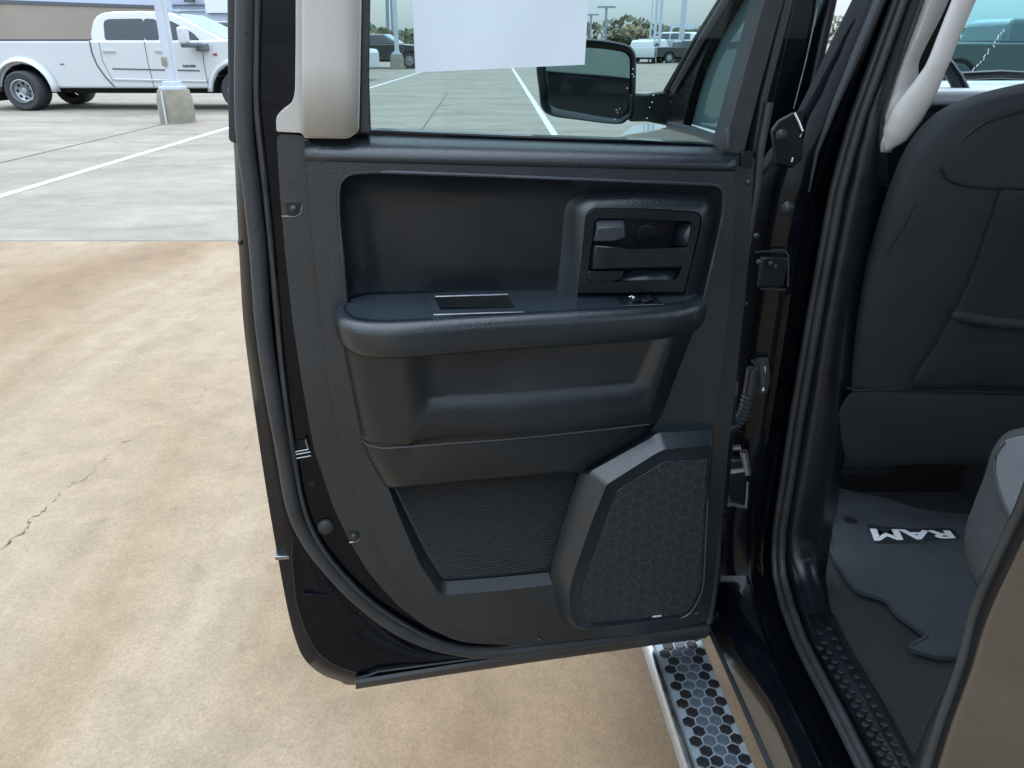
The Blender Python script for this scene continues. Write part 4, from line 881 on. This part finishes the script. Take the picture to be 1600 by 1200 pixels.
for dark in (0, 1):
    m_ = MB().rings([[Vector((math.cos(R(60 * k + 30)) * q, math.sin(R(60 * k + 30)) * q, z)) for k in range(6)] for q, z in ((hx * .86, 0), (hx * .86, .0010), (hx * .78, .0018))])
    o = m_.put('tread_pad', M['pad_dark'] if dark else M['pad_grey'], RB, ang=30); me_p.append(o.data); bpy.data.objects.remove(o)
dy = hx * 1.5; dx = hx * math.sqrt(3); ncol = int((wid - .012) / dx)
for r_ in range(62):
    for c_ in range(ncol + 1):
        t = RBt0 + .015 + c_ * dx + (dx / 2 if r_ % 2 else 0); y = .42 + r_ * dy
        if t > RBt1 - hx * .7: continue
        dk = (c_ == 0) or (c_ >= ncol - 1 and (r_ % 2 or c_ == ncol)) or (random.random() < .06)
        o = bpy.data.objects.new('tread_pad', me_p[1 if dk else 0]); C.objects.link(o); o.parent = RB; o.matrix_parent_inverse = wmat(RB).inverted()
        o.location = BS(y, t, RBz + .0006); o.rotation_euler = (0, 0, HA)
        if dk: o['label'] = 'dark tread pad'

# quarter panel beside the camera (rear edge of the door opening)
TQ = TS - .035
qe = [(1640, 700), (1606, 792), (1585, 835), (1562, 885), (1542, 930), (1526, 975), (1513, 1030), (1496, 1080), (1478, 1130), (1458, 1195), (1420, 1320)]
qe = [(p.x, p.y) for p in cat(qe, 4)]; q3 = [B(x, y, TQ) for x, y in qe]; far = [BS(-.5, TQ, q.z) for q in q3]
QP = MB().rings([q3, [q.lerp(f, .012) - HO * .0045 for q, f in zip(q3, far)], [q.lerp(f, .06) - HO * .020 for q, f in zip(q3, far)], [q.lerp(f, .15) - HO * .046 for q, f in zip(q3, far)], [q.lerp(f, .5) - HO * .14 for q, f in zip(q3, far)], [f - HO * .26 for f in far]], False, False, False).put('quarter_panel', M['paint_side'], T, ang=60, sol=.002)
MB().tube([p + HD * .004 + HO * .002 for p in q3], .0045, 10, ref=HO).put('quarter_seal', M['rubber'], QP, ang=60)
MB().rings([[B(x - 8, y, TQ + .02) for x, y in qe[20:]], [B(x - 12 - k * 1.5, y + 4, TQ + .10) for k, (x, y) in enumerate(qe[20:])]], False, False, False).put('rear_sill_trim', M['plastic_grey'], T, sol=.002)

# ------------------------------------------------------------------ cab interior
ZF = .585
fl_pts = [L(interp(c4, k), k, Y0, Z0 + .02) for k in YK if 780 <= k <= 1260]
flo = [Vector((p.x, p.y, ZF - .012)) for p in fl_pts] + [Vector((1.9, .1, ZF - .012)), Vector((1.9, 1.9, ZF - .012)), Vector((fl_pts[0].x - .02, 1.9, ZF - .012))]
plate('cab_floor', flo, Vector((0, 0, -.01)), M['carpet'], T)
# inner sill scuff plate
sc0, sc1 = mid(c3, c4, .35), c4
ks = [960, 985, 1010, 1040, 1080, 1120, 1160, 1200, 1260, 1310]
SP = MB().rings([[G(interp(sc0, k), k, Z0 + .036) for k in ks], [G(interp(c4, k) - 6, k, Z0 + .038) for k in ks], [G(interp(c4, k) + 6, k, Z0 + .02) for k in ks]], False, False, False).put('sill_plate', M['plastic'], T, ang=50, sol=.003)
hexm = MB().rings([[Vector((math.cos(R(60 * k)) * q, math.sin(R(60 * k)) * q, z)) for k in range(6)] for q, z in ((.0056, 0), (.0056, .0006), (.0049, .0009))]).put('grip_hexagon', M['pad_dark'], SP, ang=30)
hm = hexm.data; bpy.data.objects.remove(hexm)
for i in range(18):
    k = 982 + i * 15
    for j in range(3):
        if (i < 2 and j == 0) : continue
        x = interp(c4, k) - 12 - 15 * (2 - j); y = k + 7 * (j % 2)
        p = G(x, y, Z0 + .0385); o = bpy.data.objects.new('grip_hexagon', hm); C.objects.link(o); o.parent = SP; o.matrix_parent_inverse = wmat(SP).inverted(); o.location = p; o.rotation_euler = (0, 0, HA)
# black box stands in for the shade under the seat; dark seat rail beside it
MB().box((0, 0, 0), (1.5, .04, .30), Matrix.Translation(Vector((1.36, 1.49, ZF + .13)))).put('underseat_shade', M['void'], T)
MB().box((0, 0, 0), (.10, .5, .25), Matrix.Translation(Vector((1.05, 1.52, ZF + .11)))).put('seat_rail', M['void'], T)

# front seat back: outline traced on a reclined plane
SO = J(1450, 700, 1.20); SN = (-HD * 1.0 + UP * -.18).normalized()
def SF(x, y, s=0): return hit(x, y, SO + SN * s, SN)
so_ = [(1304, 724), (1312, 640), (1330, 520), (1346, 440), (1362, 380), (1386, 300), (1415, 232), (1452, 185), (1500, 157), (1570, 136), (1660, 122), (1800, 118), (1860, 200), (1880, 450), (1880, 727), (1600, 729), (1450, 725)]
s_in = [(1322, 722), (1332, 640), (1350, 520), (1366, 445), (1384, 388), (1408, 312), (1437, 252), (1472, 208), (1515, 182), (1580, 163), (1662, 150), (1790, 148), (1836, 215), (1850, 450), (1850, 722), (1600, 723), (1460, 720)]
s_in2 = [(1350, 716), (1362, 640), (1385, 520), (1402, 452), (1420, 400), (1445, 330), (1470, 278), (1502, 240), (1540, 216), (1595, 196), (1665, 184), (1770, 184), (1800, 240), (1815, 450), (1815, 712), (1600, 715), (1480, 713)]
def sring(p, s): return [SF(q.x, q.y, s) for q in cat(p, 4, True)]
FS = MB().rings([sring(so_, -.10), sring(so_, -.02), sring([(a * .5 + c * .5, b * .5 + d * .5) for (a, b), (c, d) in zip(so_, s_in)], .012), sring(s_in, .022), sring(s_in2, .036)], True, True).put('front_seat', M['seat'], T, ang=80)
def seam(pts, s=.0195, r=.0016): MB().tube([SF(p.x, p.y, p.z if len(p) > 2 else s) for p in cat([(x, y, s) for x, y in pts], 6)], r, 6).put('seat_seam', M['seam'], FS, ang=60)
cen = [(1790, 300), (1700, 298), (1600, 296), (1564, 298), (1548, 340), (1520, 420), (1494, 478), (1460, 540), (1424, 604), (1500, 606), (1600, 609), (1790, 612)]
def grow(p, f, c=(1640, 460)): return [(c[0] + (x - c[0]) * f, c[1] + (y - c[1]) * f) for x, y in p]
MB().rings([sring(grow(cen, 1.0), .034), sring(grow(cen, .985), .043), sring(grow(cen, .94), .047), sring(grow(cen, .6), .040)], True, True).put('seat_centre_panel', M['seat_dark'], FS, ang=80)
seam([(1600, 172), (1560, 183), (1530, 196), (1500, 222), (1470, 262)], .030, .002)
seam([(1470, 262), (1484, 282), (1530, 292), (1600, 294), (1700, 296)], .037, .002)
seam([(1466, 268), (1436, 310), (1408, 356), (1380, 400)], .029, .0016)
seam([(1324, 606), (1345, 610), (1420, 608), (1500, 611), (1600, 614)], .0375, .0022)
def stitches(pts, s, n):
    c_ = cat(pts, 12); m_ = MB(); st_ = max(1, len(c_) // n)
    for i in range(0, len(c_) - 1): 
        a2, b2 = c_[i], c_[i + 1]; m_.tube([SF(a2[0], a2[1], s), SF(a2[0] * .45 + b2[0] * .55, a2[1] * .45 + b2[1] * .55, s)], .0006, 4)
    m_.put('stitching', M['plastic_grey'], FS)
stitches([(1557, 300, 0), (1540, 345, 0), (1512, 420, 0), (1486, 478, 0), (1452, 540, 0), (1418, 600, 0)], .0372, 60)
# pocket fold across the seat back, and lower flap
fo = [SF(p.x, p.y, .044) for p in cat([(1488, 490), (1520, 498), (1560, 504), (1620, 507), (1700, 508)], 5)]
MB().tube(fo, [.004] + [.010] * (len(fo) - 1), 10, sq=(1, .8), ref=SN).put('pocket_fold', M['seat'], FS, ang=80)
MB().rings([sring([(1326, 616), (1420, 615), (1600, 619), (1790, 619), (1800, 705), (1600, 724), (1450, 722), (1312, 718)], q) if k < 2 else sring([(1344, 628), (1420, 627), (1600, 631), (1770, 631), (1780, 695), (1600, 714), (1450, 712), (1332, 708)], q) for k, q in enumerate((.030, .036, .041))], True, True).put('seat_flap', M['seat'], FS, ang=80)

# grab handle and upper pillar trim in cream
Y1 = Y0 + .0
def GH(x, y, d=0): return J(x, y, Y1 - d)
gl = cat([(1448, -70), (1440, -10), (1418, 60), (1402, 100), (1392, 130), (1380, 170), (1368, 212), (1359, 236)], 5)
gr = cat([(1496, -70), (1483, -10), (1466, 30), (1450, 60), (1434, 95), (1432, 122), (1424, 170), (1390, 238)], 5)
MB().rings([[GH(p.x, p.y, .004) for p in gl], [GH(a.x * .6 + b.x * .4, a.y * .6 + b.y * .4, .014) for a, b in zip(gl, gr)], [GH(p.x, p.y, .006) for p in gr]], False, False, False).put('cream_pillar_trim', M['cream_light'], T, ang=60, sol=.003)
hc = cat([(1540, -80), (1506, 0), (1481, 60), (1465, 100), (1442, 142), (1420, 174), (1401, 206), (1382, 232)], 6)
hr = [interp([(0, .0152), (12, .0138), (19, .0142), (25, .0195), (31, .0235), (37, .019), (43, .004)], i) for i in range(len(hc))]
hd_ = [interp([(0, .05), (18, .045), (30, .022), (43, .008)], i) for i in range(len(hc))]
MB().tube([GH(p.x, p.y, d) for p, d in zip(hc, hd_)], hr, 16, ref=HD, sq=(1.1, .62)).put('grab_handle', M['cream_light'], T, ang=60)
MB().rings([[GH(x, y, -.02) for x, y in ((1480, -20), (1450, 60), (1434, 100), (1427, 122))], [GH(x, y, -.02) for x, y in ((1512, -20), (1482, 60), (1462, 100), (1434, 128))]], False, False, False).put('handle_slit_shade', M['void'], T, sol=.002)  # flat dark sheet standing for the shaded slit behind the handle

plate('inner_pillar_cover', [J(x, y, Y0 + .16) for x, y in ((1340, 150), (1450, 190), (1440, 300), (1400, 740), (1290, 740), (1300, 400))], HD * .01, M['plastic'], T)
# roof, far side and inner left door to keep the cab dark and closed
XR = 2.15
MB().box((1.30, .5, 1.98), (1.70, 2.6, .04)).put('cab_roof', M['paint'], T, bev=.02)
MB().box((0, 0, 0), (.04, 2.8, .55), Matrix.Translation(Vector((XR, .7, .95)))).put('far_side_panel', M['plastic'], T)
MB().box((0, 0, 0), (1.7, .04, .9), Matrix.Translation(Vector((1.3, -.55, 1.05)))).put('cab_rear_wall', M['plastic'], T)

# rear seat cushion at the right edge
def RS(x, y, s=0): return B(x, y, TS + .22 + s)
rs0 = [(1640, 660), (1600, 668), (1572, 676), (1553, 700), (1540, 740), (1520, 790), (1507, 830), (1508, 870), (1520, 905), (1540, 928), (1600, 940), (1700, 940), (1700, 660)]
rs1 = [(1650, 672), (1618, 680), (1592, 686), (1574, 706), (1562, 745), (1545, 792), (1535, 830), (1535, 862), (1545, 890), (1562, 910), (1610, 925), (1700, 925), (1700, 672)]
ring_a = [RS(q.x, q.y, .0) for q in cat(rs0, 4, True)]; ring_b = [RS(q.x, q.y, -.03) for q in cat(rs1, 4, True)]
MB().rings([[p - HO * .5 for p in ring_a], ring_a, [a.lerp(b, .55) + HO * .012 for a, b in zip(ring_a, ring_b)], ring_b], True, True).put('rear_seat', M['seat_mid'], T, ang=70)
top_f = [(1556, 720), (1562, 694), (1580, 684), (1606, 680), (1660, 676), (1700, 676), (1700, 840), (1600, 832), (1583, 815), (1566, 780), (1556, 745)]
plate('rear_seat_panel', [RS(q.x, q.y, -.036) for q in cat(top_f, 4, True)], -HO * .004, M['seat_grey'], T, bev=.002)
MB().tube([RS(p.x, p.y, -.037) for p in cat([(1570, 690), (1556, 712), (1555, 740), (1566, 780), (1583, 815), (1600, 838)], 5)], .0016, 6).put('rear_seat_stitching', M['seat_mid'], T)

# floor mat with badge (a loose thing lying in the footwell)
mo_ = [(1310, 768), (1322, 768), (1390, 782), (1440, 798), (1520, 806), (1600, 810), (1640, 820), (1640, 960), (1560, 990), (1515, 1003), (1498, 1022), (1470, 1024), (1432, 1014), (1424, 1008), (1446, 995), (1440, 985), (1400, 955), (1383, 935), (1345, 922), (1330, 910), (1310, 880), (1298, 855), (1297, 830), (1302, 800)]
mring = cat(mo_, 4, True)
def FM(x, y, z=0): return G(x, y, ZF + z)
MT = plate('floor_mat', [FM(p.x, p.y, .012) for p in mring], Vector((0, 0, -.010)), M['mat'], None, bev=.002)
tag(MT, 'dark carpet floor mat with white letters lying behind the front seat', 'floor mat')
MB().tube([FM(p.x, p.y, .012) for p in mring] + [FM(mring[0].x, mring[0].y, .012)], .0035, 6).put('mat_binding', M['mat_edge'], MT, ang=60)
MB().disc(FM(1328, 813, .012), UP, .013, .002, 18).put('mat_eyelet', M['void'], MT, ang=60)
bq = [(1353, 818), (1420, 826), (1488, 825), (1503, 842), (1440, 847), (1365, 848)]
plate('mat_badge', [FM(x, y, .0145) for x, y in bq], Vector((0, 0, -.002)), M['plastic_grey'], MT, bev=.0006)
# letters read upside down from here: their baseline faces away from the camera
def letters(s, corners, z, parent, m, frame=None):
    me = text_mesh(s, 1, .0, .035); xs_ = [v.co.x for v in me.vertices]; ys_ = [v.co.y for v in me.vertices]
    x0, x1, y0, y1 = min(xs_), max(xs_), min(ys_), max(ys_); c = [FM(x, y, z) for x, y in corners]   # text bl, br, tr, tl
    for v in me.vertices:
        a, b = (v.co.x - x0) / (x1 - x0), (v.co.y - y0) / (y1 - y0)
        v.co = (c[0].lerp(c[1], a)).lerp(c[3].lerp(c[2], a), b)
    me.materials.clear(); me.materials.append(m); o = bpy.data.objects.new('letters', me); C.objects.link(o); o.parent = parent; o.matrix_parent_inverse = wmat(parent).inverted(); return o
letters('RAM', [(1484, 829), (1359, 826), (1366, 845), (1494, 841)], .0160, MT, M['white_logo'])

# windscreen, dash and steering wheel
YW = 2.15
ws = [J(x, y, YW) for x, y in ((1420, -60), (1440, 160), (1900, 160), (1900, -60))]
WG = plate('windscreen', ws, HD * .005, M['glass_ws'], T, ang=None)
MB().box((0, 0, 0), (1.55, .42, .10), Matrix.Translation(Vector((1.36, 1.96, 1.31))) @ Matrix.Rotation(HA, 4, 'Z')).put('dashboard', M['plastic'], T, bev=.02)
MB().box((0, 0, 0), (1.5, .40, .03), Matrix.Translation(Vector((1.36, 1.96, 1.385))) @ Matrix.Rotation(HA, 4, 'Z')).put('dashboard_top', M['dash'], T, bev=.01)
MB().tube([J(1500, 119, 1.9), J(1560, 116, 1.9), J(1640, 120, 1.9)], .010, 8).put('dash_vent', M['plastic'], T)
wc = J(1388, 190, 1.72); ax = (HD * -1 + UP * .45).normalized(); a_ = ax.cross(UP).normalized(); b_ = ax.cross(a_)
wp = [wc + a_ * .185 * math.cos(R(k * 10)) + b_ * .185 * math.sin(R(k * 10)) for k in range(37)]
SW = MB().tube(wp, .016, 10, cap=False).put('steering_wheel', M['plastic'], T, ang=60)
MB().box((0, 0, 0), (.16, .03, .10), Matrix.Translation(wc)).box((0, 0, 0), (.34, .02, .035), Matrix.Translation(wc)).put('wheel_hub', M['plastic'], SW, bev=.008)
ck = [(1566, 46), (1560, 58), (1545, 76), (1538, 90), (1524, 105), (1517, 114), (1510, 120)]
cm = MB()
for i in range(len(ck) - 1):
    for j in range(3):
        t = j / 3; x = ck[i][0] * (1 - t) + ck[i + 1][0] * t + random.uniform(-2, 2); y = ck[i][1] * (1 - t) + ck[i + 1][1] * t
        cm.tube([J(x, y, YW - .004), J(x + random.uniform(-3, 2), y + 4, YW - .004)], .0012, 4)
cm.put('windscreen_crack', M['white_logo'], WG)

# ------------------------------------------------------------------ front door exterior and mirror, seen through the open door's glass
TF = TB - .01
MN = (-HD + HO * .17 + UP * .0).normalized(); MC = J(915, 128, 2.0)
def BF(x, y, t=0): return B(x, y, TF + t)
fg = [(1068, 196), (1079, 148), (1110, 80), (1140, 0), (1160, -70), (1300, -70), (1260, 0), (1190, 260), (1100, 235)]
FD = plate('front_door', [BF(x, y, .012) for x, y in ((960, 214), (1000, 206), (1045, 198), (1070, 196), (1120, 210), (1190, 240), (1190, 600), (960, 420))], -HO * .02, M['paint_side'], T, bev=.004)
plate('front_window_glass', [BF(x, y, .02) for x, y in ((1066, 190), (1082, 140), (1143, 0), (1165, -60), (1300, -60), (1210, 240), (1120, 205))], -HO * .004, M['door_glass_far'], FD, ang=None)
plate('front_pillar', [BF(x, y, .0) for x, y in rnd([(1042, 200), (1042, 142), (1090, 60), (1128, 0), (1168, -70), (1190, -70), (1146, 0), (1112, 60), (1090, 110), (1078, 150), (1066, 200)], 3)], -HO * .02, M['paint'], FD, bev=.004)
MB().tube([BF(x, y, -.004) for x, y in ((1040, 142), (1088, 60), (1126, 0), (1166, -70))], .006, 8).put('pillar_seal', M['rubber'], FD)
MB().tube([BF(x, y, -.006) for x, y in ((1052, 142), (1098, 60), (1135, 0), (1174, -70))], .008, 8).put('pillar_moulding', M['plastic_grey'], FD)
MB().tube([BF(x, y, -.002) for x, y in ((1046, 196), (1085, 205), (1132, 222))], .009, 8).put('belt_moulding', M['plastic_grey'], FD)
hd3 = [J(x, y, 2.35) for x, y in ((955, 216), (985, 198), (1000, 193), (1045, 198))]
MB().rings([hd3, [BS(1.9, TF + .04, p.z - .03) for p in hd3]], False, False, False)
plate('hood', [G(x, y, 1.17) for x, y in ((940, 232), (962, 214), (986, 196), (1040, 190), (1180, 196), (1180, 240))], Vector((0, 0, -.02)), M['dark_paint'], T, bev=.01)
# mirror
YM = 2.0
mh = [(842, 140), (838, 100), (846, 70), (880, 61), (930, 61), (975, 68), (990, 78), (994, 100), (991, 172), (980, 188), (962, 194), (900, 187), (862, 181), (846, 168)]
mg = [(855, 140), (851, 100), (858, 82), (890, 74), (930, 75), (966, 80), (980, 86), (984, 102), (981, 165), (971, 180), (958, 185), (905, 178), (866, 171), (856, 160)]
def mr(p, y, k=4): return [J(q.x, q.y, y) for q in cat(p, k, True)]
def shrink(p, f, c=(915, 128)): return [(c[0] + (x - c[0]) * f, c[1] + (y - c[1]) * f) for x, y in p]
SM = MB().rings([mr(shrink(mh, .70), YM + .12), mr(shrink(mh, .93), YM + .07), mr(mh, YM + .02), mr(mh, YM - .004), mr(shrink(mh, .965), YM - .008), mr(mg, YM + .008), mr(shrink(mg, .98), YM + .04)], True, True).put('side_mirror', M['plastic'], T, ang=50)
mn = [hit(q.x, q.y, MC + HD * .022, MN) for q in cat(mg, 4, True)]
plate('mirror_glass', mn, HD * .003, M['mirror'], SM, ang=None)
MB().rings([[J(x, y, YM + .01) for x, y in ((985, 146), (985, 190), (985, 190), (985, 146))][:4] and [J(982, 146, YM), J(982, 190, YM), J(982, 190, YM + .07), J(982, 146, YM + .07)],
            [J(1010, 146, YM - .02), J(1010, 190, YM - .02), J(1010, 190, YM + .06), J(1010, 146, YM + .06)], [J(1050, 140, YM - .04), J(1052, 198, YM - .04), J(1052, 198, YM + .05), J(1050, 140, YM + .05)], [J(1075, 140, YM - .05), J(1080, 204, YM - .05), J(1080, 204, YM + .04), J(1075, 140, YM + .04)]]).put('mirror_arm', M['plastic'], SM, bev=.006, ang=50)
wd = MB()
for x, y in ((989, 108), (988, 116), (990, 120), (1021, 149), (1019, 160), (1015, 168), (1011, 185), (1009, 192), (963, 172), (968, 170), (965, 176), (980, 138), (961, 187)):
    wd.disc(J(x, y, YM - (.012 if x < 995 else .035)), -HD, .0018, .0012, 8, dome=.001)
wd.put('water_drops', M['chrome'], SM)
